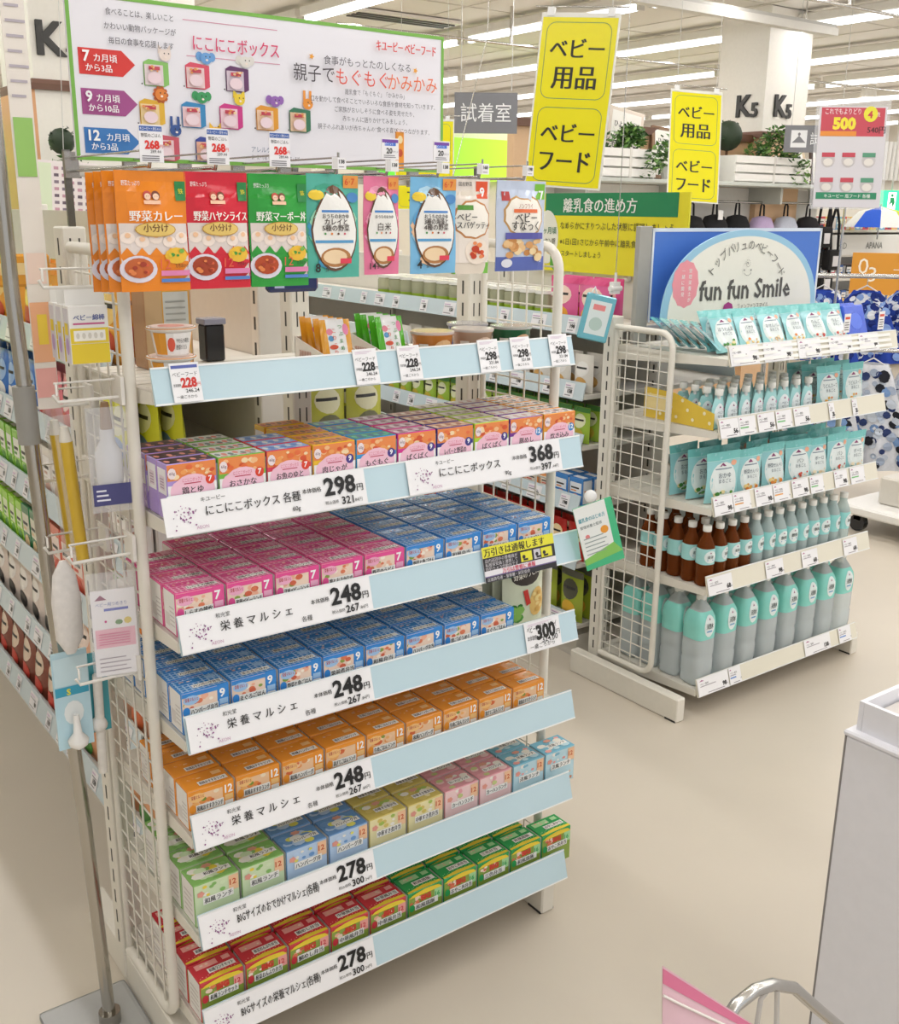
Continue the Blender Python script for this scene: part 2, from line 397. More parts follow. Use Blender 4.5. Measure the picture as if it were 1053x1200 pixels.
# ---- price cards on the rails (sub-parts of each shelf)
DOTS = [(random.gauss(0, .011), random.gauss(0, .009)) for _ in range(42)]
def dots(a, cx, cy, l=2):
    for i, (dx, dy) in enumerate(DOTS):
        s = .0011 if i % 3 else .0019
        a.poly([(cx+dx-s, cy+dy), (cx+dx, cy+dy-s), (cx+dx+s, cy+dy), (cx+dx, cy+dy+s)], ['#8C4C86', '#A86A9C', '#6E3A6C'][i % 3], l)
def card(shelf, lv, x, w, fn, dz=0, h=None, curl=True, d=.004):
    z, yf, rh = lv; h = h or rh-.004; a = Art(); a.rect(0, 0, w, h, '#F6F5F6', 0, 'gloss'); fn(a, w, h); b = B()
    F0 = rail_F(z, yf, rh); F = lambda u, v, dd=0: F0(x+u, .002+dz+v, d+dd)
    a.put(b, F, .00025); b.add([F(0,0,0), F(w,0,0), F(w,h,0), F(0,h,0), F(0,0,-.001), F(w,0,-.001), F(w,h,-.001), F(0,h,-.001)], [(7,6,5,4), (0,4,5,1), (1,5,6,2), (2,6,7,3), (3,7,4,0)], M('#F6F5F6','gloss'))
    return b.obj('price_card', shelf)
def big_card(title, price, tax, sub='和光堂', note='各種', tsp=.0, tsize=.019):
    def fn(a, w, h):
        dots(a, .038, h*.5); a.text('AEON', .052, .006, .008, '#C79AB8', 2)
        a.text(sub, .066, h*.78, .009, INK, 2); a.text(title, .072, h*.42, tsize, INK, 2, maxw=w*.46, bold=.02)
        if note: a.text(note, w*.60, h*.14, .011, INK, 2, bold=.01)
        a.text('本体価格', w*.66, h*.56, .0095, INK, 2, bold=.02)
        a.text(price, w-.022, h*.41, .043, '#1A1A1A', 2, al='r', bold=.032, maxw=.068); a.text('円', w-.020, h*.42, .015, '#1A1A1A', 2, bold=.03)
        a.text('税込価格', w-.088, h*.16, .007, INK, 2); a.text(tax[0], w-.030, h*.10, .019, '#1A1A1A', 2, al='r', bold=.02); a.text(tax[1], w-.029, h*.12, .008, INK, 2, maxw=.022)
    return fn
card(SH[1], LV[1], -.012, .382, big_card('にこにこボックス 各種', '298', ('321', '.84円'), 'キユーピー', '60g'))
card(SH[1], LV[1], .462, .382, big_card('にこにこボックス', '368', ('397', '.44円'), 'キユーピー', '90g'))
card(SH[2], LV[2], .0, .375, big_card('栄 養 マ ル シ ェ', '248', ('267', '.84円')))
card(SH[3], LV[3], .002, .372, big_card('栄 養 マ ル シ ェ', '248', ('267', '.84円')))
card(SH[4], LV[4], .0, .372, big_card('栄 養 マ ル シ ェ', '248', ('267', '.84円')))
card(SH[5], LV[5], .0, .372, big_card('BIGサイズのおでかけマルシェ(各種)', '278', ('300', '.24円'), note='', tsize=.021))
card(SH[6], LV[6], .0, .372, big_card('BIGサイズの栄養マルシェ(各種)', '278', ('300', '.24円'), note='', tsize=.021))
def small_card(price, tax, head='', hc='#B7A8C8', pc=INK, top=None, body=True, name='ベビーフード'):
    def fn(a, w, h):
        if top: a.rect(w*.05, h*.86, w*.9, h*.08, top, 1)
        else:
            for k in range(3): a.rect(w*.1, h*(.86+.03*k), w*(.5+.1*k), h*.015, '#D8C6D4', 1)
        a.text(name, w*.06, h*.66, w*.17, INK, 2, maxw=w*.85)
        a.text('本体価格', w*.05, h*.40, w*.12, INK, 2, maxw=w*.26)
        a.text(price, w*.86, h*.38, w*.42, pc, 2, al='r', bold=.05, maxw=w*.55); a.text('円', w*.87, h*.40, w*.13, pc, 2)
        a.text(tax, w*.9, h*.24, w*.17, INK, 2, al='r', bold=.01); a.text('一歳ごろから', w*.1, h*.10, w*.12, INK, 2)
    return fn
for x, p, t, top, pc in ((.030, '228', '246.24', '#5A66B0', '#D0342C'), (.373, '228', '246.24', None, INK), (.468, '228', '246.24', None, INK), (.655, '298', '321.84', None, INK), (.737, '298', '321.84', None, INK), (.838, '298', '321.84', None, INK)):
    card(SH[0], LV[0], x, .05, small_card(p, t, top=top, pc=pc), h=.064)
card(SH[3], LV[3], .756, .098, small_card('300', '324.00', name='ベビーノウドンヤサイ'), h=.064)
# warning card against theft on the third rail
t = thing('warning_card', 'yellow and black anti-theft warning card clipped to the third price rail', 'sign', (0,0,0))
a = Art(); W_, H_ = .19, .072
a.rect(0, 0, W_, H_, '#2E2C30', 0); a.rect(0, .050, W_, .022, '#E8E13A', 1); a.text('万引きは通報します', .004, .0535, .018, '#1E1D20', 2, maxw=.18, bold=.05)
for k, s in enumerate(('店内巡回中の警備員が', '私服保安員と連携して', '防犯カメラ作動中です')): a.text(s, .004, .0405-.0085*k, .0085, '#D8D4D8', 2, maxw=.085)
for x, c in ((.097, '#E8E13A'), (.132, '#CFCCD2'), (.152, '#E8E13A')):
    a.rect(x, .026, .030 if x != .132 else .018, .020, c, 1); a.ell(x+.008, .036, .004, .004, '#2E2C30', 2); a.rect(x+.006, .028, .012, .004, '#2E2C30', 2)
a.rect(0, .0125, W_, .011, '#E9E6EA', 1); a.text('万引は警察に通報', .045, .0135, .011, '#D23A56', 2, bold=.04, maxw=.1); a.rect(0,.0105,W_,.002,'#7A6A9A',2)
a.text('店舗責任者・警察署・防犯協会', .004, .0025, .008, '#D8D4D8', 2, maxw=.17)
z, yf, rh = LV[2]; F0 = rail_F(z, yf, rh); b = B(); F = lambda u, v, d=0: F0(.64+u, .0+v, .006+d); a.put(b, F, .0003)
b.add([F(0,0,0), F(W_,0,0), F(W_,H_,0), F(0,H_,0), F(0,0,-.0015), F(W_,0,-.0015), F(W_,H_,-.0015), F(0,H_,-.0015)], [(7,6,5,4), (0,4,5,1), (1,5,6,2), (2,6,7,3), (3,7,4,0)], M('#E9E6EA'))
b.obj('printed_face', t)
# green leaflet clipped to the end of the third shelf, tilted
def leaflet():
    t = thing('leaflet', 'green and white leaflet hanging tilted at the right end of the third shelf', 'leaflet', (.905, -.05, 1.045), (0, math.radians(-16), math.radians(-22)))
    a = Art(); w, h = .088, .145
    a.rect(-w/2, -h, w, h, '#4FC08A', 0, 'gloss'); a.rect(-w/2, -h+.022, w-.016, h-.022, '#F3F6F2', 1, 'gloss')
    a.poly([(-w/2,-h+.012), (w/2,-h+.02), (w/2-.016,-h+.045), (-w/2,-h+.026)], '#8CCB62', 2)
    a.text('離乳食のはじめ方', -w/2+.006, -.035, .011, '#3AA0B0', 2, maxw=.06, bold=.03); a.text('管理栄養士監修', -w/2+.006, -.05, .008, '#5A6A68', 2, maxw=.05)
    a.ell(.014, -.065, .009, .009, '#F0A23A', 2); a.ell(-.026, -.070, .005, .005, '#E88A8A', 2)
    for k in range(5): a.rect(-w/2+.008, -.075-.009*k, .045+.006*(k % 2), .0022, '#9AA8A4', 2)
    b = B(); a.put(b, plane((0,-.002,0), (1,0,0), (0,0,1)), .0003); b.box(-w/2, -.0015, -h, w/2, .0015, 0, M('#4FC08A')); b.obj('printed_face', t)
    b = B(); b.lathe([(.002,-.0015), (.014,-.0015), (.014,.0015), (.002,.0015)], M('#F5F5F2','gloss'), (0,0,0), 14); o = b.obj('hanging_disc', t, (.0, -.003, .016), (math.pi/2, 0, 0))
leaflet()

# ================================================================== CARTONS
def face_fns(w, d, h):
    return (plane((-w/2, -d/2, 0), (1,0,0), (0,0,1)), plane((-w/2, -d/2, h), (1,0,0), (0,1,0)), plane((-w/2, d/2, 0), (0,-1,0), (0,0,1)), plane((w/2, -d/2, 0), (0,1,0), (0,0,1)))
def food(a, x, y, w, h, pal, l=2, n=9, seed=1):
    r = random.Random(seed)
    for k in range(n):
        s = min(w, h)*r.uniform(.12, .26)
        a.ell(x+r.uniform(s, max(s, w-s)), y+r.uniform(s*.7, max(s*.7, h-s*.7)), s, s*.72, pal[k % len(pal)], l+(k % 3), 8)
FOODS = {'o': ['#E8924A','#F4C9A0','#D96A3A','#F7E2C4','#7E9A3C','#F2B36A'], 'p': ['#F2B79A','#F8DDC8','#E4805A','#8FA84A','#FFF2E2','#D9694A'], 'g': ['#C9D98A','#F4E8B8','#8DB04C','#E8924A','#FFF6DC']}
def small_carton(body, light, num, text, fk, seed, size=(.0885,.055,.079), check=True, name='meal_carton'):
    w, d, h = size; FF, FT, FL, FR = face_fns(w, d, h); b = B(); b.cham(-w/2, -d/2, 0, w/2, d/2, h, M(body, 'gloss'), .0012)
    a = Art(); a.rect(.001, .001, w*.74, h*.97, FOODS[fk][1], 0, 'gloss'); food(a, .002, h*.56, w*.68, h*.36, FOODS[fk], 1, 13, seed)
    a.rect(.001, h*.88, w*.74, h*.10, body, 5, 'gloss'); a.ell(w*.20, h*.80, w*.17, h*.11, light, 6); a.text('栄養マルシェ', w*.07, h*.78, .0085, '#B8443C', 7, maxw=w*.27, bold=.03); a.rect(.001, h*.02, w*.5, h*.40, body, 5)
    a.rect(w*.76, .001, w*.235, h*.97, body, 1, 'gloss'); a.text(num, w*.795, h*.70, .022, '#FFFFFF', 2, bold=.03, maxw=w*.17); a.rect(w*.79, h*.52, w*.18, h*.13, light, 2)
    a.rect(w*.79, h*.40, w*.18, h*.10, '#F6F3EE', 2); a.ell(w*.09, h*.54, w*.075, h*.11, body, 6); a.put(b, FF, .00018)
    a = Art()
    if check:
        for k in range(9): a.rect(w*(.04+.11*k), d*.03, w*.035, d*.94, light, 0)
        for k in range(6): a.rect(w*.02, d*(.05+.16*k), w*.96, d*.05, light, 1)
    a.rect(w*.08, d*.56, w*.5, d*.30, body, 2, 'gloss'); food(a, w*.12, d*.58, w*.42, d*.26, [light, FOODS[fk][0], FOODS[fk][1]], 3, 5, seed); a.rect(w*.70, d*.60, w*.2, d*.22, light, 3)
    a.put(b, FT, .00018)
    a = Art(); a.rect(.003, .003, d-.006, h-.006, '#F3F0EC', 0); a.rect(.007, h*.15, d*.35, h*.3, '#E0DAD6', 1)
    for k in range(5): a.rect(d*.5, h*(.2+.1*k), d*.38, h*.03, '#CFC8C6', 1)
    a.put(b, FL, .00018); a.put(b, FR, .00018)
    o = b.obj(name)
    b = B(); a = Art(); a.rect(w*.16, h*.43, w*.60, h*.18, '#F7F5F0', 0); a.text(text, w*.18, h*.465, .0115, INK, 1, maxw=w*.56, bold=.045); a.put(b, lambda u, v, dd: FF(u, v, dd+.0014), .0002); b.obj('front_label', o)
    b = B(); a = Art(); a.rect(w*.30, d*.14, w*.62, d*.26, '#F7F5F0', 0); a.text(text, w*.33, d*.20, .0105, INK, 1, maxw=w*.55, bold=.04); a.put(b, lambda u, v, dd: FT(u, v, dd+.001), .0002)
    b.obj('top_label', o); tag(o, 'x', 'carton'); return Proto(o)
def big_carton(body, light, num, text, fk, seed, accent='#F2D63A', size=(.089,.06,.088), big=True):
    w, d, h = size; FF, FT, FL, FR = face_fns(w, d, h); b = B(); b.cham(-w/2, -d/2, 0, w/2, d/2, h, M(body, 'gloss'), .0012); a = Art()
    if big:
        a.rect(.001, .001, w-.002, h*.88, FOODS[fk][3], 0, 'gloss'); food(a, .002, h*.58, w*.62, h*.30, FOODS[fk], 1, 12, seed)
        n = 9; pts = [(w*i/n, h*(.90+.09*math.sin(math.pi*i/n*.9))) for i in range(n+1)]; a.poly([(0.001, h*.86)]+pts[1:-1]+[(w-.001, h*.86)], accent, 5)
        a.text('BIG', w*.36, h*.70, .017, '#D2402C', 6, bold=.07, maxw=w*.3); a.rect(w*.76, h*.58, w*.22, h*.28, light, 5); a.text(num, w*.78, h*.66, .015, body, 6, bold=.03, maxw=w*.18)
        a.ell(w*.10, h*.58, w*.075, h*.10, body, 6)
    else:
        a.rect(.001, .001, w-.002, h*.97, light, 0, 'gloss'); food(a, .002, .002, w*.95, h*.3, ['#C98A6A', '#E8C9A8', '#9A5A3A', light], 1, 14, seed)
        food(a, w*.15, h*.66, w*.55, h*.32, [body, accent, '#F4F0E6', light], 2, 9, seed+3); a.rect(w*.76, h*.60, w*.22, h*.36, '#F4C8A0', 4); a.text(num, w*.78, h*.74, .016, '#D0603A', 5, bold=.03, maxw=w*.18)
        a.ell(w*.14, h*.76, w*.09, h*.08, '#E8A090', 5, 10, wob=-.25)
    a.put(b, FF, .00018); a = Art()
    if big:
        for k in range(14): a.ell(w*(.07+.066*k), d*(.2+.05*(k % 2)), .0012, .0012, light, 0, 6)
        a.poly([(0.001, .001), (w-.001, .001), (w-.001, d*.14), (w*.5, d*.20), (.001, d*.10)], accent, 1); a.rect(w*.1, d*.62, w*.5, d*.25, light, 1); food(a, w*.12, d*.62, w*.46, d*.25, [FOODS[fk][0], FOODS[fk][1]], 2, 5, seed); a.rect(w*.72, d*.66, w*.18, d*.2, light, 2)
    else:
        food(a, w*.03, d*.05, w*.94, d*.9, [light, accent, body, '#F4F0E6'], 0, 14, seed); a.ell(w*.5, d*.80, w*.13, d*.12, '#E2A08A', 4, 12, wob=-.25)
    a.put(b, FT, .00018); a = Art(); a.rect(.003, .003, d-.006, h-.006, '#F0EDE8', 0)
    for k in range(5): a.rect(d*.2, h*(.2+.12*k), d*.6, h*.04, '#D2CAC6', 1)
    a.put(b, FL, .00018); a.put(b, FR, .00018); o = b.obj('large_meal_carton')
    b = B(); a = Art(); a.rect(w*.18, h*.49, w*.68, h*.17, '#F7F5F0', 0); a.text(text, w*.21, h*.52, .0125, INK, 1, maxw=w*.62, bold=.04); a.put(b, lambda u, v, dd: FF(u, v, dd+.0014), .0002); b.obj('front_label', o)
    b = B(); a = Art(); a.rect(w*.30, d*.28, w*.62, d*.24, '#F7F5F0', 0); a.text(text, w*.33, d*.34, .011, INK, 1, maxw=w*.55, bold=.04); a.put(b, lambda u, v, dd: FT(u, v, dd+.001), .0002)
    b.obj('top_label', o); tag(o, 'x', 'carton'); return Proto(o)
def box_set(side, topc, topspots, num, numc, text, seed, size=(.0865,.042,.096)):
    w, d, h = size; FF, FT, FL, FR = face_fns(w, d, h); b = B(); b.cham(-w/2, -d/2, 0, w/2, d/2, h, M(side, 'gloss'), .0012); a = Art()
    a.rect(.001, h*.70, w-.002, h*.285, '#EE8E4E', 0, 'gloss'); food(a, .002, h*.69, w*.95, h*.28, ['#F6C08A', '#E9703A', '#F9DDB0', '#D9562E', '#F2A35A'], 1, 16, seed)
    a.poly([(w*.01, h*.62), (w*.16, h*.62), (w*.01, h*.3)], '#F7F3F0', 4); a.poly([(w*.99, h*.62), (w*.86, h*.62), (w*.99, h*.36)], '#F7F3F0', 4)
    for cx, cy, rx, ry in ((.5,.62,.33,.17), (.25,.50,.2,.2), (.75,.50,.2,.2), (.5,.3,.36,.3)): a.ell(w*cx, h*cy, w*rx, h*ry, '#F9C9DA', 5, 14)
    a.ell(w*.10, h*.83, w*.085, h*.10, '#F4E4E6', 6, 10); a.text('60g', w*.05, h*.81, .007, '#7A5A6A', 7)
    a.text('にこにこボックス', w*.30, h*.66, .0075, '#D2406A', 6, maxw=w*.4); a.rect(w*.33, h*.62, w*.34, h*.018, '#C23A5A', 6); a.text(text, w*.5, h*.46, .013, INK, 6, al='c', maxw=w*.6, bold=.03)
    a.text('栄養たっぷり', w*.5, h*.34, .010, INK, 6, al='c', maxw=w*.5)
    a.ell(w*.86, h*.66, w*.095, h*.09, numc, 7, 16); a.text(num, w*.86, h*.625, .013, '#FFFFFF', 8, al='c', bold=.03); a.put(b, FF, .00016)
    a = Art(); a.rect(.002, .002, w-.004, d-.004, topc, 0); r = random.Random(seed+5)
    for k in range(7): a.ell(w*(.1+.13*k), d*r.uniform(.4, .62), w*.055, d*.2, topspots[k % len(topspots)], 1, 8)
    for k in range(4): a.rect(w*(.1+.2*k), d*.1, w*.14, d*.12, topspots[(k+1) % len(topspots)], 1)
    a.put(b, FT, .00018); a = Art(); a.rect(.003, h*.45, d-.006, h*.45, '#F6F3F4', 0); a.rect(d*.25, h*.52, d*.5, h*.25, '#E8D8E0', 1)
    for k in range(4): a.rect(d*.3, h*(.55+.05*k), d*.38, h*.02, '#B09AA8', 2)
    a.put(b, FL, .00018); a.put(b, FR, .00018); o = b.obj('food_carton')
    b = B(); a = Art(); a.rect(w*.36, h*.09, w*.28, h*.06, '#FDF6F8', 0); a.text('満足', w*.42, h*.10, .005, INK, 1); a.put(b, lambda u, v, dd: FF(u, v, dd+.0016), .0002); b.obj('name_label', o)
    tag(o, 'x', 'carton'); return Proto(o)

def fill(protos, z, x0, pitch, depth, ydist, rows, colour, shelf, grp, y0=.0045, skip=()):
    n = 0
    for j in range(max(rows)):
        for i, p in enumerate(protos):
            if j >= rows[i] or (i, j) in skip: continue
            jt = .4 if j == 0 else 1
            lab = '%s carton, %s row, %s from left, %s shelf of front rack' % (colour[i], ['front', 'second', 'third', 'fourth', 'fifth'][j], ordn(i), shelf)
            p.place((x0+pitch*i+pitch/2+rnd(-.0003, .0003), y0+depth/2+j*ydist+rnd(-.0015, .0015)*jt, z+.0009), (0, 0, math.radians(rnd(-.5, .5)*jt)), lab, grp)

# second shelf: small square boxes
NK = [('#B49ADB', '#4A3440', ['#E89A8A','#2A2026'], '7', '#E2452E', '鶏とゆ'), ('#7CC24A', '#E8ECE6', ['#7A8A86','#F08A7A'], '7', '#E2452E', 'おさかな'), ('#E0435A', '#8FB4E6', ['#F4F2EE','#5A8AD0'], '7', '#E2452E', 'お魚のゆと'),
      ('#F2C22E', '#E59A3E', ['#C85A2A','#7A4A22'], '9', '#4A3A8A', '肉じゃが'), ('#3FA0E0', '#2E8C74', ['#5AC09A','#2A5AA0'], '9', '#4A3A8A', 'もぐもぐ'), ('#E23A9A', '#C9A0B4', ['#F2E4EA','#8A4A5A'], '9', '#4A3A8A', 'ぱくぱく'),
      ('#3A3A8E', '#D9A48A', ['#F0E0C8','#B06A4A'], '9', '#3A3A8A', 'レバーと野菜の'), ('#B8DC3A', '#D8CFC2', ['#F2ECE2','#9A8A6A'], '9', '#4A3A8A', 'ぱくぱく'), ('#7A3A9A', '#EEE6E4', ['#D8A8A0','#F8F4F2'], '12', '#3A8ACC', '豚めし'), ('#F0A63A', '#F0EAE8', ['#3A3434','#E8B0A0'], '12', '#3A8ACC', '炊き込み')]
NP = [box_set(*v, seed=i+3) for i, v in enumerate(NK)]
NC = ['lavender', 'lime green', 'crimson', 'yellow', 'sky blue', 'magenta', 'navy', 'yellow-green', 'purple', 'orange']
fill(NP, 1.1375, .003, .0897, .042, .047, [4,4,3,5,4,4,4,5,5,5], NC, 'second', 'square baby food cartons on the second shelf')
# third shelf: pink then blue
PK = [small_carton('#E9569A', '#F6B4D0', '7', t, 'p', s) for t, s in (('しらすの雑炊', 1), ('和風ベビーランチ', 2), ('洋風ベビーランチ', 4), ('鶏とおさかなの', 6), ('野菜のうどん', 8))]
BL = [small_carton('#3C8EDB', '#A6CCF0', '9', t, 'p', s) for t, s in (('野菜と魚ごはん', 11), ('和風弁当', 12), ('鶏ごぼうめし', 13), ('まぐろごはん', 14))]
fill(PK+BL, .932, .003, .0932, .055, .06, [4,5,5,5,5,5,5,5,5], ['pink meal']*5+['blue meal']*4, 'third', 'small meal cartons on the third shelf')
BL2 = BL+[small_carton('#3C8EDB', '#A6CCF0', '9', t, 'p', s) for t, s in (('ハンバーグ弁当', 21), ('筑前煮弁当', 22))]
o4 = [BL2[i] for i in (4, 3, 0, 5, 1, 4, 2, 3)]
fill(o4, .7485, .003, .0932, .055, .06, [5]*8, ['blue meal']*8, 'fourth', 'small blue meal cartons on the fourth shelf')
OR = [small_carton('#F09A35', '#F8C884', '12', t, 'o', s, check=False) for t, s in (('和風おすすきランチ', 31), ('和風ハンバーグ', 32), ('鶏ぎてごはんランチ', 33), ('牛肉ごはんランチ', 34))]
fill([OR[i] for i in (0, 0, 1, 2, 3, 1, 3, 2, 0)], .558, .003, .0932, .055, .06, [4,5,5,5,5,4,4,4,4], ['orange meal']*9, 'fifth', 'small orange meal cartons on the fifth shelf')
def bc(body, light, t, s, acc): return big_carton(body, light, '12', t, 'g', s, acc, big=False)
GA = bc('#8CC06A', '#D6E8C0', '和風ランチ', 41, '#F0D84A'); GB = bc('#6E9CD2', '#BCD4F0', 'ハンバーグ弁', 42, '#E8E26A'); GC = bc('#D8C46A', '#F0E6B4', '中華すき煮弁当', 43, '#A8C45A')
GD = bc('#E6A2AC', '#F6D4D4', 'カーハンランチ', 44, '#C8D08A'); GE = bc('#7ABAD2', '#C2E2EC', '洋風ランチ', 45, '#F0A8A0')
fill([GA, GA, GB, GB, GC, GC, GD, GD, GE, GE], .3555, .003, .0942, .06, .066, [4,2,2,2,2,2,2,2,2,1], ['pale green large meal']*2+['slate blue large meal']*2+['straw yellow large meal']*2+['pale pink large meal']*2+['aqua large meal']*2, 'sixth', 'large pastel meal cartons on the sixth shelf')
RD = [big_carton('#D23A45', '#F2A8A0', '12', t, 'p', s) for t, s in (('和風ランチセット', 51), ('根菜おんぶり弁当', 52), ('鯛めし弁当', 53), ('中華風弁当', 54))]
GR = [big_carton('#2EA558', '#A8DCA0', '16', t, 'p', s) for t, s in (('和風鶏飯', 61), ('おやこ丼弁当', 62), ('三色弁当', 63))]
fill([RD[0], RD[1], RD[2], RD[3], RD[3], GR[0], GR[1], GR[2], GR[0], GR[1]], .1425, .003, .0942, .06, .066, [4,2,2,2,2,2,2,2,2,1], ['red large meal']*5+['green large meal']*5, 'seventh', 'large red and green meal cartons on the seventh shelf')

# ================================================================== PROMOTION BOARD ABOVE THE RACK
t = thing('promotion_board', 'wide white promotion board with green border above the front rack', 'sign board', (0, .325, 0))
Wb, Hb = .775, .268; b = B(); b.box(.002, -.004, 1.712, .002+Wb, .004, 1.712+Hb, M('#EFEDF3', 'print')); b.obj('panel', t)
F = lambda u, v, d=0: Vector((.002+u, -.004-d, 1.712+v)); a = Art(); G_ = '#7DB84E'
a.frame(0, 0, Wb, Hb, .0065, G_, 0); b = B(); a.put(b, F, .0006); b.obj('border', t)
a = Art(); X = lambda px: px/1053*Wb*1.215-.15*0
def P(zx, zy):   # measured on the flattened board: fractions of its width and height
    return zx*Wb, (1-zy)*Hb
def TX(s, zx, zy, size, c='#4A4650', al='l', bold=.0, mw=None):
    x, y = P(zx, zy); a.text(s, x, y, size, c, 3, maxw=mw*Wb if mw else None, al=al, bold=bold)
TX('食べることは、楽しいこと', .085, .115, .0125, mw=.155); TX('かわいい動物パッケージが', .08, .20, .0125, mw=.165); TX('毎日の食事を応援します', .088, .285, .0125, mw=.15)
x, y = P(.265, .095); a.rect(x, y, .24*Wb, .0012, '#D98AA8', 1); x, y = P(.27, .315); a.rect(x, y, .24*Wb, .0012, '#D98AA8', 1)
TX('にこにこボックス', .285, .27, .029, '#D83A6A', mw=.22, bold=.015)
def arrow(zy, c, n, s1, s2):
    x, y = P(.02, zy); h = .042; a.poly([(x, y), (x+.075, y), (x+.098, y+h/2), (x+.075, y+h), (x, y+h)], c, 1)
    a.text(n, x+.006, y+.021, .024, '#FFFFFF', 3, bold=.03); a.text(s1, x+.006+.017*len(n)*.75+.006, y+.022, .014, '#FFFFFF', 3, maxw=.042, bold=.03); a.text(s2, x+.010, y+.006, .0135, '#FFFFFF', 3, maxw=.055, bold=.03)
arrow(.48, '#DC3A34', '7', 'カ月頃', 'から3品'); arrow(.72, '#A8508E', '9', 'カ月頃', 'から10品'); arrow(.955, '#3C7CC0', '12', 'カ月頃', 'から3品')
def mini(zx, zy, c1, c2, ac, ear, k):
    x, y = P(zx, zy); a.poly([(x, y), (x+.036, y-.001), (x+.046, y+.004), (x+.046, y+.040), (x+.010, y+.044), (x, y+.038)], c2, 1); a.rect(x+.001, y+.001, .034, .034, c1, 2)
    a.ell(x+.018, y+.013, .013, .010, '#F4DCE2', 3, 12); a.rect(x+.008, y+.026, .02, .006, '#C84A5A', 3); food(a, x+.002, y+.022, .03, .013, ['#E89A5A','#F4D8A0'], 3, 5, k); a.ell(x-.006, y+.002, .0015, .0015, '#3A3638', 3, 6)
    cx, cy = x+.040, y+.052
    if ear == 'r':
        for k2 in range(10): aa = k2*.628; a.ell(cx+.011*math.cos(aa), cy+.011*math.sin(aa), .004, .004, '#C8642A', 1, 6)
    if ear == 't': a.poly([(cx-.012, cy+.002), (cx-.011, cy+.018), (cx-.002, cy+.008)], ac, 1); a.poly([(cx+.012, cy+.002), (cx+.011, cy+.018), (cx+.002, cy+.008)], ac, 1)
    if ear == 'o': a.ell(cx-.012, cy+.003, .007, .008, ac, 1, 10); a.ell(cx+.012, cy+.003, .007, .008, ac, 1, 10)
    if ear == 'l': a.rect(cx-.009, cy+.006, .005, .018, ac, 1); a.rect(cx+.004, cy+.006, .005, .018, ac, 1)
    a.ell(cx, cy, .011, .010, ac, 2, 12); a.ell(cx-.004, cy+.002, .0013, .0013, '#2A2624', 4, 6); a.ell(cx+.004, cy+.002, .0013, .0013, '#2A2624', 4, 6); a.ell(cx, cy-.003, .0025, .002, '#F8E8DC', 3, 8)
for v in ((.165,.52,'#E9D9DA','#8FC86A','#F2E2D8','t'), (.265,.515,'#F0D2D2','#E0546A','#6FA6DE','o'), (.365,.515,'#D8C8D4','#6A3A6A','#E8E4DC','o'), (.15,.765,'#F2D8A0','#E8B83A','#E8893A','r'), (.25,.765,'#F0CFD2','#3A8EC4','#3FA060','o'),
          (.345,.76,'#F2D0D8','#D23A8A','#F2D23A','t'), (.44,.755,'#F2D0B0','#E8A030','#9A6AB8','o'), (.53,.755,'#E8C8A8','#3A7A5A','#F09A3A','l'), (.28,.985,'#E8B8A0','#3A4A9A','#F2C03A','t'), (.18,.985,'#F0CFD2','#D05A6A','#3A5A9A','l')):
    mini(*v, k=int(v[0]*100))
TX('アレルゲン7品目', .42, .905, .0115, '#5A6A8A', mw=.1); TX('卵・乳・小麦・えび・かに・落花生・そば', .42, .955, .009, '#4A4650', mw=.13)
TX('キユーピー ベビーフード', .965, .15, .022, '#D8302C', al='r', mw=.185, bold=.06)
a.ell(*P(.595, .24), .006, .006, '#E8A02E', 2, 10, wob=-.5); a.ell(*P(.905, .265), .006, .006, '#E8A02E', 2, 10, wob=-.5)
TX('食事がもっとたのしくなる', .755, .28, .0175, al='c', mw=.26); TX('親子で', .54, .40, .034, '#4A4248', mw=.115); TX('もぐもぐ', .66, .405, .034, '#E0503C', mw=.155); TX('かみかみ', .815, .41, .034, '#E8703C', mw=.155)
for k, (s, mw) in enumerate((('離乳食で「もぐもぐ」「かみかみ」', .2), ('口を動かして食べることでいろいろな食感や食材を知っていきます。', .42), ('ご家族がおいしそうに食べる姿を見せたり、', .27), ('赤ちゃんに語りかけてみましょう。', .22), ('親子のふれあいが赤ちゃんの“食べる喜び”につながります。', .38))):
    TX(s, .775, .475+.062*k, .0115, al='c', mw=mw*.9)
b = B(); a.put(b, F, .0004); b.obj('print', t)
a = Art(); a.rect(0, 0, .018, .055, '#F09A2E', 0); a.ell(.009, .040, .006, .008, '#F7E2B0', 1); a.ell(.009, .014, .006, .008, '#C8502A', 1); a.rect(0,-.02,.018,.018,'#E9E2DC',0); b = B(); a.put(b, lambda u, v, d=0: F(.845*Wb+u, .022+v, d+.004), .0004); b.box(.002+.845*Wb, -.0085, 1.712+.004, .02+.845*Wb, -.004, 1.712+.077, M('#F09A2E')); b.obj('sticker', t)

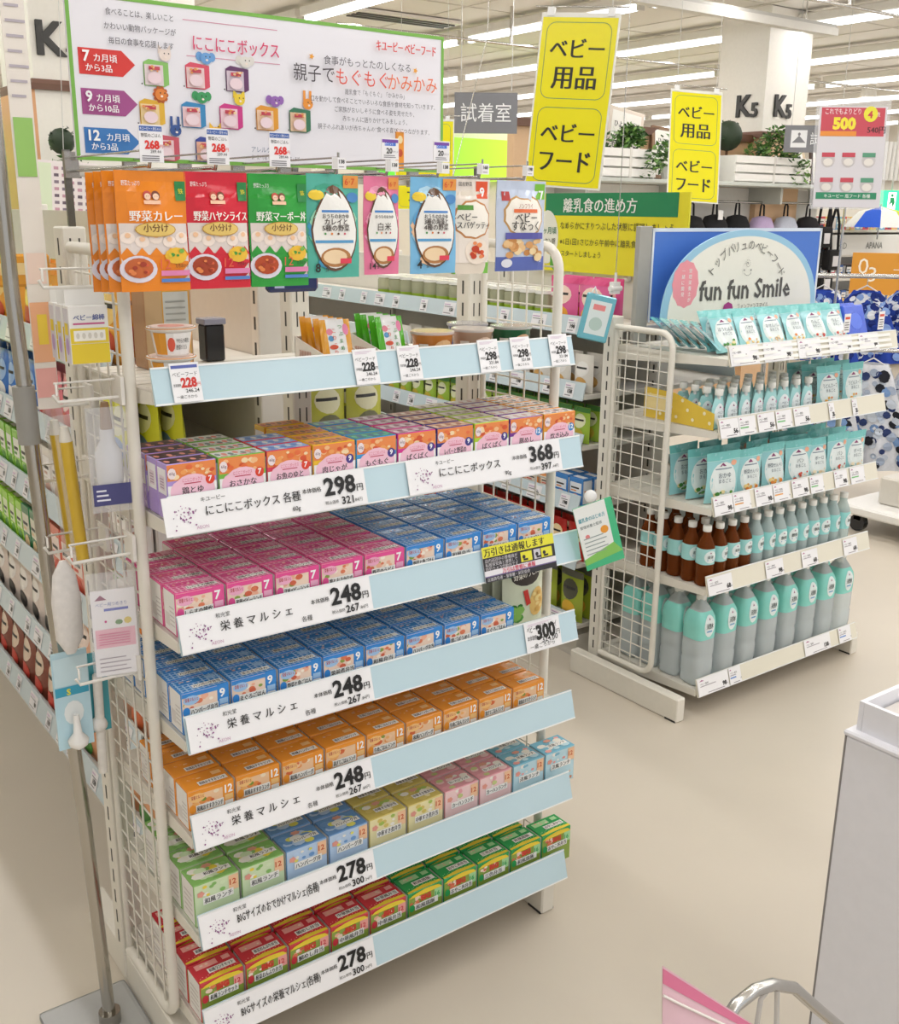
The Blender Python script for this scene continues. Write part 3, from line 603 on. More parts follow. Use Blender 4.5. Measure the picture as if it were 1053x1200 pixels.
# ================================================================== HOOKS WITH TICKETS AND HANGING POUCHES
HZ = 1.694
def hook(x, ticket, y0=-.03, y1=.350, ztilt=.0, lab='', wide=.034):
    t = thing('display_hook', lab, 'hook', (x, 0, HZ)); b = B(); mm = M('#B9B6B0', 'metal')
    b.tube([(0, y1, 0), (0, y0+.02, 0), (0, y0+.006, -.002), (0, y0, .012)], .0028, mm, 6); b.tube([(0, y1-.01, .022), (0, y0-.004, .022)], .0016, mm, 6); b.tube([(0, y0-.004, .012), (0, y0-.004, .03)], .002, mm, 6); b.obj('rod', t)
    b = B(); b.box(-.012, y1-.012, -.012, .012, y1-.001, .032, mm); b.obj('clip', t)
    if ticket:
        a = Art(); kind = ticket[0]; wd, h = (.036, .052) if kind == 'red' else ((.034, .034) if kind == 'pur' else (.026, .018))
        a.rect(0, 0, wd, h, '#F5F3F5', 0, 'gloss')
        if kind == 'red':
            a.rect(.001, h-.009, wd-.002, .007, '#4A6AB0', 1); a.text('キユーピー・赤ちゃん', .002, h-.0075, .005, '#FFFFFF', 2, maxw=wd-.004); a.text('野菜のごはん', .003, h-.017, .006, INK, 2, maxw=.03)
            a.text('268', wd-.006, h-.033, .0155, '#E0342C', 2, al='r', bold=.05, maxw=.022); a.text('円', wd-.006, h-.032, .006, '#E0342C', 2); a.text('289.44', wd-.004, h-.039, .006, INK, 2, al='r')
            for k in range(3): a.rect(.003, .002+.003*k, wd-.01, .0012, '#6A666A', 2)
        elif kind == 'pur':
            a.rect(.001, h-.007, wd-.002, .005, '#7A4AA8', 1); a.rect(.006, h-.012, wd-.012, .005, '#4A7AD8', 1); a.text('ポイント', .006, h-.011, .0045, '#FFFFFF', 2); a.text('20', wd*.62, h-.024, .012, INK, 2, al='r', bold=.03); a.text('ポイント', wd*.65, h-.023, .0045, INK, 2, maxw=.01)
            a.rect(.004, .003, wd-.01, .0012, '#8A868A', 2); a.rect(.004, .006, wd-.012, .0012, '#8A868A', 2)
        else:
            a.rect(.001, .001, .009, h-.002, '#D9D6D4', 1); a.text(ticket[1], wd-.003, h*.5, .008, INK, 2, al='r', bold=.03); a.rect(.012, .003, wd-.016, .0012, '#8A868A', 2)
        b = B(); o0 = (-wd/2, y0-.0065, .004+(.018 if kind == 'pur' else 0)); a.put(b, plane(o0, (1,0,0), (0,0,1)), .0003); b.box(o0[0], o0[1], o0[2], o0[0]+wd, o0[1]+.0012, o0[2]+h, M('#F5F3F5', 'gloss')); b.obj('price_ticket', t)
        if kind == 'pur':
            a = Art(); a.rect(0, 0, .026, .018, '#F2F0EE', 0); a.rect(.001, .001, .009, .016, '#D9D6D4', 1); a.text(ticket[1], .023, .008, .008, INK, 2, al='r', bold=.03); b = B(); a.put(b, plane((-.010, y0-.0080, .003), (1,0,0), (0,0,1)), .0003); b.box(-.010, y0-.0080, .003, .016, y0-.0068, .021, M('#F2F0EE')); b.obj('price_ticket', t)
    return t
hooks = [(-.002, ('red',)), (.102, ('red',)), (.206, ('red',)), (.313, ('sm', '138')), (.412, ('pur', '138')), (.518, ('pur', '138')), (.610, ('sm', '168')), (.715, ('sm', '198'))]
hn = ['the orange curry pouches', 'the red hayashi pouches', 'the green pouches', 'the teal pouch', 'the pink pouch', 'the pale blue pouch', 'the spaghetti pouch', 'the snack bag']
for (x, tk), nme in zip(hooks, hn): hook(x+.035*0, tk, lab='chrome display hook with price ticket holding '+nme)

def pouch_map(w, h, t, lean=0, ry=0):
    """front surface of a hanging pouch whose top edge is at z=0"""
    def T(u, v):   # v from 0 (bottom) to h
        e = max(0, 1-abs(2*u/w)**3); q = v/h; g = max(0, 1-abs(2*q-.84)**3 if q < .84 else max(0, 1-((q-.42)/.42)**4))
        return t*e*max(0, g)
    def F(u, v, d=0):
        return Vector((u, -T(u, v)-d+.0012*math.sin(60*u+45*v), v-h))
    def Bk(u, v, d=0):
        return Vector((u, T(u, v)*.8+d+.0012*math.sin(60*u+45*v)+.0006, v-h))
    return F, Bk
def hang_pouch(name, label, w, h, t, art, loc, base, back='#C9C4BC', group=None, zig=True):
    F, Bk = pouch_map(w, h, t); b = B()
    b.grid(F, -w/2, 0, w/2, h, 8, 12, M(base, 'film')); b.grid(Bk, -w/2, 0, w/2, h, 8, 12, M(back, 'film'), flip=True)
    a = Art(step=w/7); art[0](a, w, h); a.put(b, lambda u, v, d: F(u-w/2, v, d+.0006), .0004)
    o = b.obj(name, None, loc); tag(o, label, 'pouch', group)
    if len(art) > 1:
        b = B(); a = Art(step=w/7); art[1](a, w, h); a.put(b, lambda u, v, d: F(u-w/2, v, d+.0036), .0003); b.obj('product_label', o)
    return o
def kidfaces(a, cx, cy, s):
    for dx, hair in ((-.5, '#C84A3A'), (.5, '#7A3A1E')):
        a.ell(cx+dx*s, cy, s*.52, s*.52, hair, 4, 12); a.ell(cx+dx*s, cy-s*.12, s*.38, s*.36, '#F8D2B4', 5, 12); a.ell(cx+dx*s-s*.12, cy-s*.08, s*.04, s*.05, INK, 7, 6); a.ell(cx+dx*s+s*.12, cy-s*.08, s*.04, s*.05, INK, 7, 6)
    a.rect(cx-s*1.0, cy-s*.95, s*2, s*.42, '#F7C9A8', 6)
def retort(body, title, dish):
    def f(a, w, h):
        a.rect(0, h*.57, w, h*.43, body, 0, 'film'); a.rect(w*.02, h*.02, w*.96, h*.55, '#E9DDD6', 0, 'film'); a.rect(0, 0, w, h*.06, body, 2)
        kidfaces(a, w*.48, h*.80, w*.12); a.text('野菜たっぷり', w*.08, h*.88, w*.075, '#FFFFFF', 4, maxw=w*.26)
        a.rect(w*.83, h*.76, w*.15, h*.16, '#2E8C4A', 4); a.text('鉄', w*.87, h*.82, w*.08, '#F2E23A', 6)
        for k, c in enumerate(('#F09A5A','#4A9A4A','#F0C05A','#D0503A','#5AA04A')):
            a.ell(w*(.12+.19*k), h*(.45-.03*(k % 2)), w*.10, h*.05, '#F8E8DC', 2, 10); a.ell(w*(.12+.19*k), h*(.47-.03*(k % 2)), w*.04, h*.022, '#F6C9A0', 3, 8)
        for k in range(5): a.poly([(w*.2*k, h*.30), (w*.2*(k+1), h*.30), (w*(.2*k+.1), h*.37)], body, 2)
        a.rect(0, h*.06, w, h*.25, body, 1); a.ell(w*.24, h*.19, w*.26, h*.115, '#E6E0EC', 3, 18); a.ell(w*.24, h*.20, w*.20, h*.085, dish, 5, 16); food(a, w*.08, h*.14, w*.32, h*.12, ['#D9603A','#A83C22','#E8884A'], 6, 9, 5)
        a.ell(w*.78, h*.30, w*.17, h*.07, '#F2C23A', 3, 12); food(a, w*.64, h*.27, w*.3, h*.1, ['#4A9A3A','#F4D23A','#7AB84A'], 4, 7, 4)
        a.rect(w*.55, h*.13, w*.43, h*.045, '#E88AB8', 5); a.rect(w*.55, h*.075, w*.43, h*.03, '#5A8AD0', 5)
    def g(a, w, h):
        a.text(title, w*.53, h*.595, w*.155, '#FBF8F0', 3, al='c', maxw=w*.86, bold=.05); a.ell(w*.5, h*.52, w*.29, h*.062, '#C9983A', 1, 18); a.ell(w*.5, h*.52, w*.275, h*.055, '#E8C870', 2, 18)
        a.text('小分け', w*.5, h*.505, w*.12, '#6A3A1E', 4, al='c', maxw=w*.36, bold=.02); a.text('12', w*.54, h*.19, w*.19, '#E86A4A', 6, maxw=w*.2, bold=-.0); a.text('カ月頃から', w*.75, h*.2, w*.06, INK, 6, maxw=w*.2)
    return f, g
def porridge(body, spots, l1, l2, big, pcs, wide=1):
    def f(a, w, h):
        food(a, 0, 0, w, h, spots, 0, 16, 9)
        n = 24; r = lambda s: [(w*.5+w*.41*s*math.cos(q)*(1-.22*max(0, math.sin(q))), h*.47+h*.38*s*math.sin(q)+h*.02*max(0, math.sin(q))**6) for q in [2*math.pi*i/n for i in range(n)]]
        o = [(w*.5, h*.47)]+r(1.07); s_ = [(w*.5, h*.47)]+r(1.0)
        for pts, c, l in ((o, '#6A4A34', 2), (s_, '#F8F6F0', 4)):
            R4 = 5; V = [pts[0]]+[(pts[0][0]+(q[0]-pts[0][0])*k/R4, pts[0][1]+(q[1]-pts[0][1])*k/R4) for k in range(1, R4+1) for q in pts[1:]]
            fs = [(0, i+1, (i+1) % n+1) for i in range(n)]+[(1+(k-1)*n+i, 1+k*n+i, 1+k*n+(i+1) % n, 1+(k-1)*n+(i+1) % n) for k in range(1, R4) for i in range(n)]
            a.it.append((V, fs, M(c, 'film'), l))
        a.rect(w*.70, h*.87, w*.28, h*.12, '#EFA04A', 3); a.text('6·7', w*.73, h*.90, w*.15, '#E0502E', 5, maxw=w*.22); a.ell(w*.16, h*.80, w*.14, h*.05, '#F2D03A', 3, 12); a.ell(w*.86, h*.78, w*.12, h*.05, '#4A8AC8', 3, 12)
        a.rect(w*.24, h*.635, w*.52, h*.022, '#4A8AD0', 6)
        a.ell(w*.5, h*.20, w*.29, h*.095, '#B9804A', 6, 18); a.ell(w*.48, h*.205, w*.23, h*.07, '#F4D8B0', 8, 16); a.rect(w*.58, h*.14, w*.22, h*.05, '#E8435A', 9)
        a.rect(w*.12, h*.34, w*.72, h*.028, '#5AA0D0', 6)
        for k, c in enumerate(('#4A9A4A','#E8893A','#6A4A34','#D05A6A')): a.ell(w*(.3+.12*k), h*.43, w*.022, h*.012, c, 7, 6)
    def g(a, w, h):
        a.text('おうちのおかゆ', w*.5, h*.58, w*.085, INK, 3, al='c', maxw=w*.5, bold=.03)
        if l2: a.text(l1, w*.5, h*.52, w*.115, '#3A2A22', 3, al='c', maxw=w*.5, bold=.03); a.text(l2, w*.5, h*.46, w*.115, '#3A2A22', 3, al='c', maxw=w*.56, bold=.03)
        else: a.text(l1, w*.5, h*.46, w*.2, '#3A2A22', 3, al='c', maxw=w*.5)
        a.text(pcs, w*.10, h*.06, w*.2, INK, 7, maxw=w*.22, bold=.02); a.text('食', w*.28, h*.065, w*.08, INK, 7)
    return f, g
OG = 'orange curry pouches on the first hook'
o1 = hang_pouch('food_pouch', 'front orange curry pouch, unobstructed, on the first hook', .110, .176, .008, retort('#F28C1E', '野菜カレー', '#C8642E'), (.005, -.004, 1.687), '#F28C1E', group=OG)
for k in range(3):
    dup(o1, (-.002-.005*(k+1), .018+.022*k, 1.686-.001*k), (0, 0, math.radians(2+k)), 'orange curry pouch hanging %s behind the front one on the first hook' % ordn(k), OG)
def trio(nm, x, body, title, dish, word, n):
    g = word+' retort pouches on one hook'
    o = hang_pouch('food_pouch', 'front %s retort pouch, unobstructed, on its hook' % word, .104, .176, .008, retort(body, title, dish), (x, -.004, 1.688), body, group=g)
    for k in range(n): dup(o, (x-.004*(k+1), .018+.02*k, 1.688-.001*k), (0, 0, math.radians(1.5*(k+1))), '%s retort pouch hanging %s behind the front one' % (word, ordn(k)), g)
trio('r', .110, '#DA2438', '野菜ハヤシライス', '#A8401E', 'crimson', 2)
trio('g', .216, '#2FA23C', '野菜マーボー丼', '#B84A1E', 'green', 2)
g = 'rice porridge pouches'
hang_pouch('food_pouch', 'teal rice porridge pouch with white rice-grain window, on the fourth hook', .100, .168, .007, porridge('#58B8A4', ['#7CCFA8','#3F9AC0','#9AD8B8','#3FA88A'], 'カレイと', '5種の野菜', 0, '8'), (.318, -.004, 1.691), '#58B8A4', group=g)
hang_pouch('food_pouch', 'pink rice porridge pouch with white rice-grain window, on the fifth hook', .072, .164, .007, porridge('#EE7FA4', ['#F8B8CC','#E85A8A','#F4A0BC'], '白米', '', 0, '14'), (.414, -.004, 1.690), '#EE7FA4', group=g)
hang_pouch('food_pouch', 'pale blue rice porridge pouch with white rice-grain window, on the sixth hook', .100, .166, .007, porridge('#7FC0E8', ['#A8D8F2','#F2C8A0','#5AA8DC','#B8E0F4'], '3種の海藻と', '4種の野菜', 0, '4'), (.524, -.004, 1.691), '#7FC0E8', group=g)
def spag():
    def f(a, w, h):
        a.rect(0, h*.12, w, h*.88, '#F3E8DC', 0, 'film'); a.poly([(0, 0), (w, 0), (w, h*.14), (0, h*.24)], '#7CC24A', 1); a.rect(w*.62, h*.80, w*.32, h*.18, '#E8582E', 2)
        a.ell(w*.5, h*.58, w*.5, h*.20, '#C8874A', 1, 22, wob=.07); a.ell(w*.5, h*.58, w*.46, h*.18, '#FAF4E8', 3, 22, wob=.07); a.rect(w*.08, h*.68, w*.4, h*.05, '#5A9A3A', 5)
        a.ell(w*.62, h*.24, w*.33, h*.14, '#F4E6D6', 3, 16); food(a, w*.4, h*.15, w*.45, h*.2, ['#E0582E','#F2945A','#C8401E'], 4, 12, 8)
    def g(a, w, h):
        a.text('9', w*.70, h*.82, w*.28, '#FFFFFF', 2, bold=.03); a.text('ベビー', w*.06, h*.57, w*.19, INK, 4, maxw=w*.5, bold=.03); a.text('スパゲッティ', w*.06, h*.49, w*.17, INK, 4, maxw=w*.88, bold=.03); a.text('国産野菜', w*.1, h*.93, w*.1, INK, 2)
    return f, g
def snack():
    def f(a, w, h):
        a.rect(0, 0, w, h, '#CBD6EA', 0, 'film'); a.rect(0, 0, w, h*.16, '#5A6CB8', 1); a.rect(w*.78, h*.80, w*.20, h*.17, '#7CC23A', 3); a.rect(w*.08, h*.78, w*.15, h*.1, '#B83A3A', 3)
        a.ell(w*.52, h*.62, w*.40, h*.24, '#C89A5A', 1, 24, wob=.05); a.ell(w*.52, h*.62, w*.37, h*.22, '#F8F2E6', 3, 24, wob=.05); a.rect(w*.28, h*.65, w*.5, h*.04, '#E8703A', 4)
        food(a, w*.08, h*.10, w*.85, h*.30, ['#E8C08A','#D9A062','#F2D8A8','#C88A4A'], 3, 26, 6); a.rect(w*.13, h*.36, w*.77, h*.07, '#5A5AA8', 8); a.ell(w*.18, h*.09, w*.1, h*.05, '#E8EAF4', 3)
    def g(a, w, h):
        a.text('7', w*.84, h*.80, w*.19, '#FFFFFF', 4, bold=.02); a.text('ベビー', w*.30, h*.55, w*.17, INK, 5, maxw=w*.44, bold=.03); a.text('すなっく', w*.24, h*.46, w*.17, INK, 5, maxw=w*.54, bold=.03); a.text('ノンフライ', w*.36, h*.70, w*.09, '#9A3A2A', 5, maxw=w*.3)
    return f, g
hang_pouch('food_pouch', 'cream spaghetti pouch with red nine badge, on the seventh hook', .082, .168, .007, spag(), (.612, .0, 1.690), '#E8DCCB')
hang_pouch('food_pouch', 'cream spaghetti pouch with red nine badge, tucked behind the first one', .082, .168, .007, spag(), (.626, .024, 1.689), '#E8DCCB')
hang_pouch('snack_bag', 'silvery blue baby snack bag with green seven badge, on the last hook', .118, .165, .012, snack(), (.728, -.002, 1.690), '#CBD6EA')

# ================================================================== TOP SHELF
TZ = 1.3281+.0212
def cup():
    b = B(); w_ = M('#F5ECE2', 'gloss'); b.lathe([(.026,0),(.027,.002),(.034,.040),(.0405,.043),(.0415,.045),(.0405,.047),(.038,.0475)], M('#F3EDE6','gloss'), (0,0,0), 24); o = b.obj('food_cup')
    a = Art(step=.4); F = lambda u, v, d: Vector(((.0268+.0078*v/.042+d)*math.sin(u), -(.0268+.0078*v/.042+d)*math.cos(u), v))
    for u0, u1, c in ((-1.5, -.75, '#F0A63A'), (.75, 1.5, '#F0A63A')): a.rect(u0, .003, u1-u0, .036, c, 1)
    a.rect(-.75, .003, 1.5, .036, '#FBF6F2', 1); a.ell(-.5, .02, .2, .012, '#E8604A', 2, 10); a.text('やさしい野菜', -.2, .024, .0, INK, 4) if False else None
    b = B(); a.put(b, F, .0003)
    vs, fs, x0, x1 = glyphs('やわらか果物と', 0)
    for k, s in enumerate(('やわらか果物と', '野菜のうどん')):
        vs, fs, x0, x1 = glyphs(s, 0); b.add([F(-.25+.115*(p[0]-x0)*1.0, .023-.011*k+p[1]*.009, .0012) for p in vs], fs, M(INK))
    b.obj('cup_label', o)
    b = B(); a = Art(); a.ell(0, 0, .036, .036, '#F4D8CC', 0, 24); a.ell(0, 0, .022, .022, '#E8907A', 1, 16); a.put(b, lambda u, v, d: Vector((u, v, .0478+d)), .0003); b.lathe([(.0412,.0445),(.0418,.0465),(.036,.0478)], M('#E8973A','gloss'), (0,0,0), 24, cap=False); b.obj('lid', o)
    return tag(o, 'white and orange baby food cup, lower of the stacked pair at left of top shelf', 'cup')
c1 = cup(); c1.location = (.062, .100, TZ); KIDS[c1.name] = list(c1.children)
c2 = dup(c1, (.064, .098, TZ+.0485), (0,0,.1), 'white and orange baby food cup, upper of the stacked pair at left of top shelf')
c1['group'] = c2['group'] = 'stacked baby food cups'
# brown carton at the back left
b = B(); b.cham(-.045, -.03, 0, .045, .03, .145, M('#B98A62'), .001); a = Art(); a.rect(.002, .002, .086, .14, '#C9A77A', 0); a.rect(.036, .006, .048, .132, '#CFCFC8', 1); a.frame(.034,.004,.052,.136,.002,'#E0A63A',1); 
for k in range(10): a.rect(.040, .02+.011*k, .038, .003, '#A8A8A0', 2)
a.put(b, plane((-.045,-.03,0),(1,0,0),(0,0,1)), .0003); tag(b.obj('product_carton', None, (.128, .30, TZ)), 'tall brown carton with grey panel standing at back left of top shelf', 'carton')
# navy tissue pack hanging/standing behind the teal pouch
b = B(); b.cham(-.052,-.012,-.205,.052,.012,-.03,M('#28346E','film'),.006); b.box(-.02,-.001,-.032,.02,.001,-.001,M('#28346E')); a = Art(); a.text('贈物', .03,.022,.022,'#C8D0F0',0); a.rect(.01,.008,.02,.004,'#C8D0F0',0); a.put(b, plane((-.052,-.0121,-.205),(1,0,0),(0,0,1)), .0003)
tag(b.obj('navy_pack', None, (.345, .20, 1.690)), 'dark blue pack hanging behind the teal porridge pouch', 'pack')
b = B(); b.cham(.215, .31, TZ, .255, .345, TZ+.07, M('#2A2A2C','film'), .003); b.cham(.212,.307,TZ+.07,.258,.347,TZ+.082, M('#9A9AA8','film'),.002); tag(b.obj('black_basket'), 'small black mesh basket at the back of the top shelf', 'basket')
# snack trays with little gusset bags
def tray(x, label):
    b = B(); c = M('#EDE6DA'); w, d, h, t_ = .078, .13, .028, .0015
    b.box(0, 0, 0, w, d, t_, c)
    for sx in (0, w-t_): b.add([(sx,0,0),(sx,d,0),(sx,d,.055),(sx,0,h),(sx+t_,0,0),(sx+t_,d,0),(sx+t_,d,.055),(sx+t_,0,h)], [(0,1,2,3),(7,6,5,4),(0,4,5,1),(2,6,7,3),(0,3,7,4),(1,5,6,2)], c)
    b.box(0, 0, 0, w, t_, .016, c); b.box(0, d-t_, 0, w, d, .055, c)
    o = b.obj('card_tray', None, (x, .046, TZ+.0006)); tag(o, label, 'tray')
    a = Art()
    for k in range(9): a.rect(.02+.005*k, .008, .0022, .024, '#C98A7A', 0)
    b = B(); a.put(b, plane((-.0004, .13, 0), (0,-1,0), (0,0,1)), .0003); b.obj('barcode', o)
tray(.335, 'white card tray holding the yellow-edged snack bags'); tray(.455, 'white card tray holding the green-edged snack bags')
def mini_bag(edge, seed):
    w, h = .062, .088
    def f(a, w, h):
        a.rect(0, 0, w*.2, h, edge, 0, 'film'); a.rect(w*.8, 0, w*.2, h, edge, 0, 'film'); a.rect(w*.2, 0, w*.6, h, '#F4F2F0', 0, 'film')
        a.ell(w*.28, h*.74, w*.10, h*.07, '#E88A9A', 2); a.ell(w*.30, h*.60, w*.09, h*.06, '#5A9AC8', 2); a.ell(w*.82, h*.78, w*.10, h*.12, '#F08AB0', 3); food(a, 0, 0, w*.95, h*.3, ['#C8B07A','#4A9A3A','#E8D8B0','#3A8A2E'], 3, 10, seed); a.ell(w*.35, h*.42, w*.14, h*.05, '#D9502E', 3)
        for k, s in enumerate('こりこり'): a.text(s, w*.36, h*(.72-.15*k), w*.15, '#E0603A', 5, bold=.03)
        for k, s in enumerate('つぶまめ'): a.text(s, w*.56, h*(.80-.15*k), w*.15, '#4A9A4A', 5, bold=.03)
    F = lambda u, v, d=0: Vector((u, -(.007*(1-abs(2*u/w)**2.5)*(1-(v/h)**2))-d, v)); Bk = lambda u, v, d=0: Vector((u, .007*(1-abs(2*u/w)**2.5)*(1-(v/h)**2)+d+.0005, v))
    b = B(); b.grid(F, -w/2, 0, w/2, h, 6, 8, M(edge, 'film')); b.grid(Bk, -w/2, 0, w/2, h, 6, 8, M(edge, 'film'), flip=True); a = Art(step=.01); f(a, w, h); a.put(b, lambda u, v, d: F(u-w/2, v, d), .0003)
    return Proto(tag(b.obj('snack_pouch'), 'x', 'pouch'))
for e, nm, x0 in (('#E8A22E', 'yellow-edged', .3745), ('#5AB82E', 'green-edged', .4945)):
    p_ = mini_bag(e, 4)
    for k in range(4): p_.place((x0+.002*(k % 2)-.0, 0.078+.026*k, TZ+.006), (math.radians(-14), 0, math.radians(rnd(-4, 4))), '%s snack pouch standing %s in its card tray' % (nm, ordn(k)), nm+' snack pouches in the tray')
# printed tubs
def tub(c1_, c2_, l, text, x):
    b = B(); b.lathe([(.034,0),(.035,.002),(.040,.052),(.0425,.054),(.0425,.058)], M(c1_, 'gloss'), (0,0,0), 24); o = b.obj('food_tub', None, (x, .090, TZ)); tag(o, l, 'tub')
    b = B(); F = lambda u, v, d: Vector(((.0350+.0050*v/.052+d)*math.sin(u), -(.0350+.0050*v/.052+d)*math.cos(u), v)); a = Art(step=.4); a.ell(.05, .026, .62, .020, c2_, 1, 14); a.rect(-1.3,.004,.5,.034,'#EDE6DC',1); food(a, .4, .006, .8, .02, ['#E88A3A','#F4D8A8','#7AA83A'], 2, 7, 3); a.put(b, F, .0004)
    for k, s in enumerate(text): 
        vs, fs, x0, x1 = glyphs(s, 0); b.add([F(-.30+.3*(p[0]-x0)*.9, .027-.013*k+p[1]*.011, .003) for p in vs], fs, M(INK))
    b.obj('tub_label', o); b = B(); b.lathe([(.0435,.055),(.0435,.060),(.041,.0605)], M('#E9E4DE','clear'), (0,0,0), 24); b.obj('lid', o)
tub('#D9853A', '#F0C08A', 'orange printed food tub at right of top shelf, beside the green-edged pouches', ('チキン', 'カレー'), .590)
tub('#C8A48A', '#E8C8B0', 'brown and beige printed food tub in the middle of the three tubs', ('シチュー', 'ごはん'), .688)
tub('#2E6E46', '#E2B48A', 'dark green printed food tub at the right end of top shelf', ('クリーム', 'パスタ'), .788)
tub('#4A4A78', '#D9B8A0', 'navy printed food tub behind the middle tubs', ('シチュー', 'ごはん'), .742).__class__
bpy.data.objects['food_tub.003'].location = (.742, .178, TZ)
# noodle pouch standing on the fourth shelf
def udon():
    def f(a, w, h):
        a.rect(0, 0, w, h, '#DDE2C8', 0, 'film'); a.ell(w*.52, h*.72, w*.36, h*.15, '#3A302A', 1, 16); a.ell(w*.14, h*.78, w*.10, h*.06, '#3A8A8A', 3); food(a, 0, h*.02, w*.5, h*.38, ['#4A9A3A','#2E7A2A','#8AC05A'], 1, 12, 2); a.ell(w*.8, h*.3, w*.2, h*.22, '#E8C070', 1, 14); food(a, w*.62, h*.12, w*.35, h*.38, ['#F2D890','#D9A850'], 2, 10, 3); a.poly([(w*.42,h*.50),(w*.52,h*.52),(w*.62,h*.30),(w*.52,h*.27)], '#D0342C', 4)
    def g(a, w, h):
        a.text('野菜のうどん', w*.2, h*.68, w*.17, '#F4F0E6', 3, maxw=w*.64, bold=.04, rot=.1); a.text('国産小麦粉使用', w*.3, h*.83, w*.07, INK, 3)
    return f, g
F, Bk = pouch_map(.115, .16, .012)
for k in range(3):
    o = hang_pouch('noodle_pouch', 'pale green udon noodle pouch at the right end of fourth shelf, %s' % ['in front', 'second one back', 'last one back'][k], .115, .16, .012, udon(), (.828, .075+.035*k, .7495+.161), '#DDE2C8', group='udon noodle pouches')

# ================================================================== POLE STAND, GOODS ON THE LEFT WIRE FRAME
t = thing('pole_stand', 'tall chrome pole stand on a flat grey plate at far left of the front rack', 'stand', (-.092, .262, 0))
b = B(); b.cham(-.115, -.16, 0, .068, .11, .012, M('#B4B4B2', 'paint'), .01, 2); b.obj('base_plate', t)
b = B(); b.tube([(0,0,.01), (-.014,0,.5), (-.036, 0, 1.0), (-.050, 0, 1.5), (-.052, 0, 2.35)], .0125, M('#B8B4AC', 'metal'), 14); b.obj('pole', t)
b = B(); b.tube([(0,0,.0125),(0,0,.04)], .022, M('#A8A49C','metal'), 14); b.obj('base_collar', t); b = B(); b.tube([(-.0455,0,1.24), (-.047,0,1.34)], .019, M('#9C9A94','paint'), 12); b.obj('clamp', t)
t2 = thing('side_poster', 'narrow pastel poster strip fixed along the upper half of the chrome pole', 'poster', (-.122, .262, 0))
b = B(); b.box(-.003, -.10, 1.34, .003, .0-.022, 2.3, M('#EFE6DC')); 
b = B(); Fp = plane((.0, -.02, 1.34), (1,0,0), (0,0,1)); b.box(.0, -.0185, 1.30, .036, -.0165, 2.3, M('#EDE5DB')); b.obj('panel', t2); a = Art(); a.rect(0, .06, .034, .10, '#F0B48A', 0); a.rect(.002, .19, .03, .05, '#F2D8C8', 0); a.rect(.002, .36, .03, .09, '#9AC86A', 1); a.rect(0,.0,.034,.05,'#F0B0A8',0); a.rect(.01,.09,.016,.05,'#F2D24A',1)
for k in range(16): a.rect(.004, .48+.022*k, .022+.004*(k % 3), .004, '#B8AFB8', 1)
b = B(); a.put(b, plane((.001, -.0188, 1.32), (1,0,0), (0,0,1)), .0004); b.obj('print', t2)

XL = -.030
def peg(z, y, label, ln=.10):
    t = thing('wire_hook', label, 'hook', (0, y, z)); wm = M('#ECE8E0', 'paint'); b = B()
    b.tube([(XL, 0, 0), (XL-ln, -.0, .0), (XL-ln-.006, 0, .012)], .003, wm, 6); b.tube([(XL, .012, .028), (XL-ln, .012, .028), (XL-ln, 0, .028), (XL-ln, 0, .01)], .002, wm, 6); b.obj('prong', t)
    b = B(); b.box(XL-.002, -.015, -.012, XL+.004, .027, .034, wm); b.obj('back_clip', t)
    return t
for z, y, l in ((1.512, .12, 'white wire hook with the yellow and white cartons'), (1.335, .10, 'white wire hook holding the brush with navy card'), (1.300, .26, 'white wire hook holding the long yellow packs'), (1.065, .10, 'white wire hook holding the pack with pink card'), (1.045, .24, 'white wire hook holding the white sponge pack'), (.838, .12, 'white wire hook above the blue brush pack'), (1.16, .30, 'small white wire hook near the back of the side frame')): peg(z, y, l)
# two hanging cartons
def ycarton():
    w, d, h = .062, .030, .092; FF, FT, FL, FR = face_fns(w, d, h); b = B(); b.cham(-w/2,-d/2,0,w/2,d/2,h, M('#F3F1EC'), .001); a = Art()
    a.rect(.001,.001,w-.002,h*.34,'#E8CC2E',1); a.rect(.001,h*.36,w-.002,h*.26,'#E8CC2E',1); a.rect(w*.1,h*.40,w*.8,h*.18,'#F6F3EA',2); a.text('ベビー綿棒', w*.12,h*.76,.010,'#4A5A9A',2,bold=.04); a.rect(w*.1,h*.68,w*.8,h*.03,'#C85A8A',2)
    for k in range(5): a.ell(w*(.2+.15*k), h*.49, .003, .005, '#D9D4C8', 3, 8)
    a.put(b, FF, .0003); a = Art(); a.rect(.001,.001,d-.002,h*.94,'#D8D4DA',0); a.ell(d*.5,h*.3,d*.3,h*.15,'#B89AC8',1); a.rect(d*.2,h*.5,d*.6,h*.2,'#E8CC2E',1); a.put(b, FL, .0003)
    o = b.obj('swab_carton'); b = B(); b.box(-w/2, -.001, h, w/2, .001, h+.024, M('#F3F1EC')); b.obj('hanging_tab', o); return Proto(tag(o, 'x', 'carton'))
yc = ycarton()
for k in range(3): yc.place((-.070, .115+.038*k, 1.392), (0,0,math.radians(-2)), 'yellow and white swab carton hanging %s on the side frame' % ['in front', 'second', 'last'][k], 'hanging swab cartons')
b = B(); b.cham(-.045,-.006,0,.045,.006,.055,M('#E8A23A','film'),.004); a = Art(); a.rect(.005,.02,.07,.02,'#F4D89A',0); a.put(b, plane((-.045,-.0062,0),(1,0,0),(0,0,1)), .0003); tag(b.obj('orange_packet', None, (-.10, .34, 1.50)), 'orange packet hanging behind the swab cartons', 'packet')
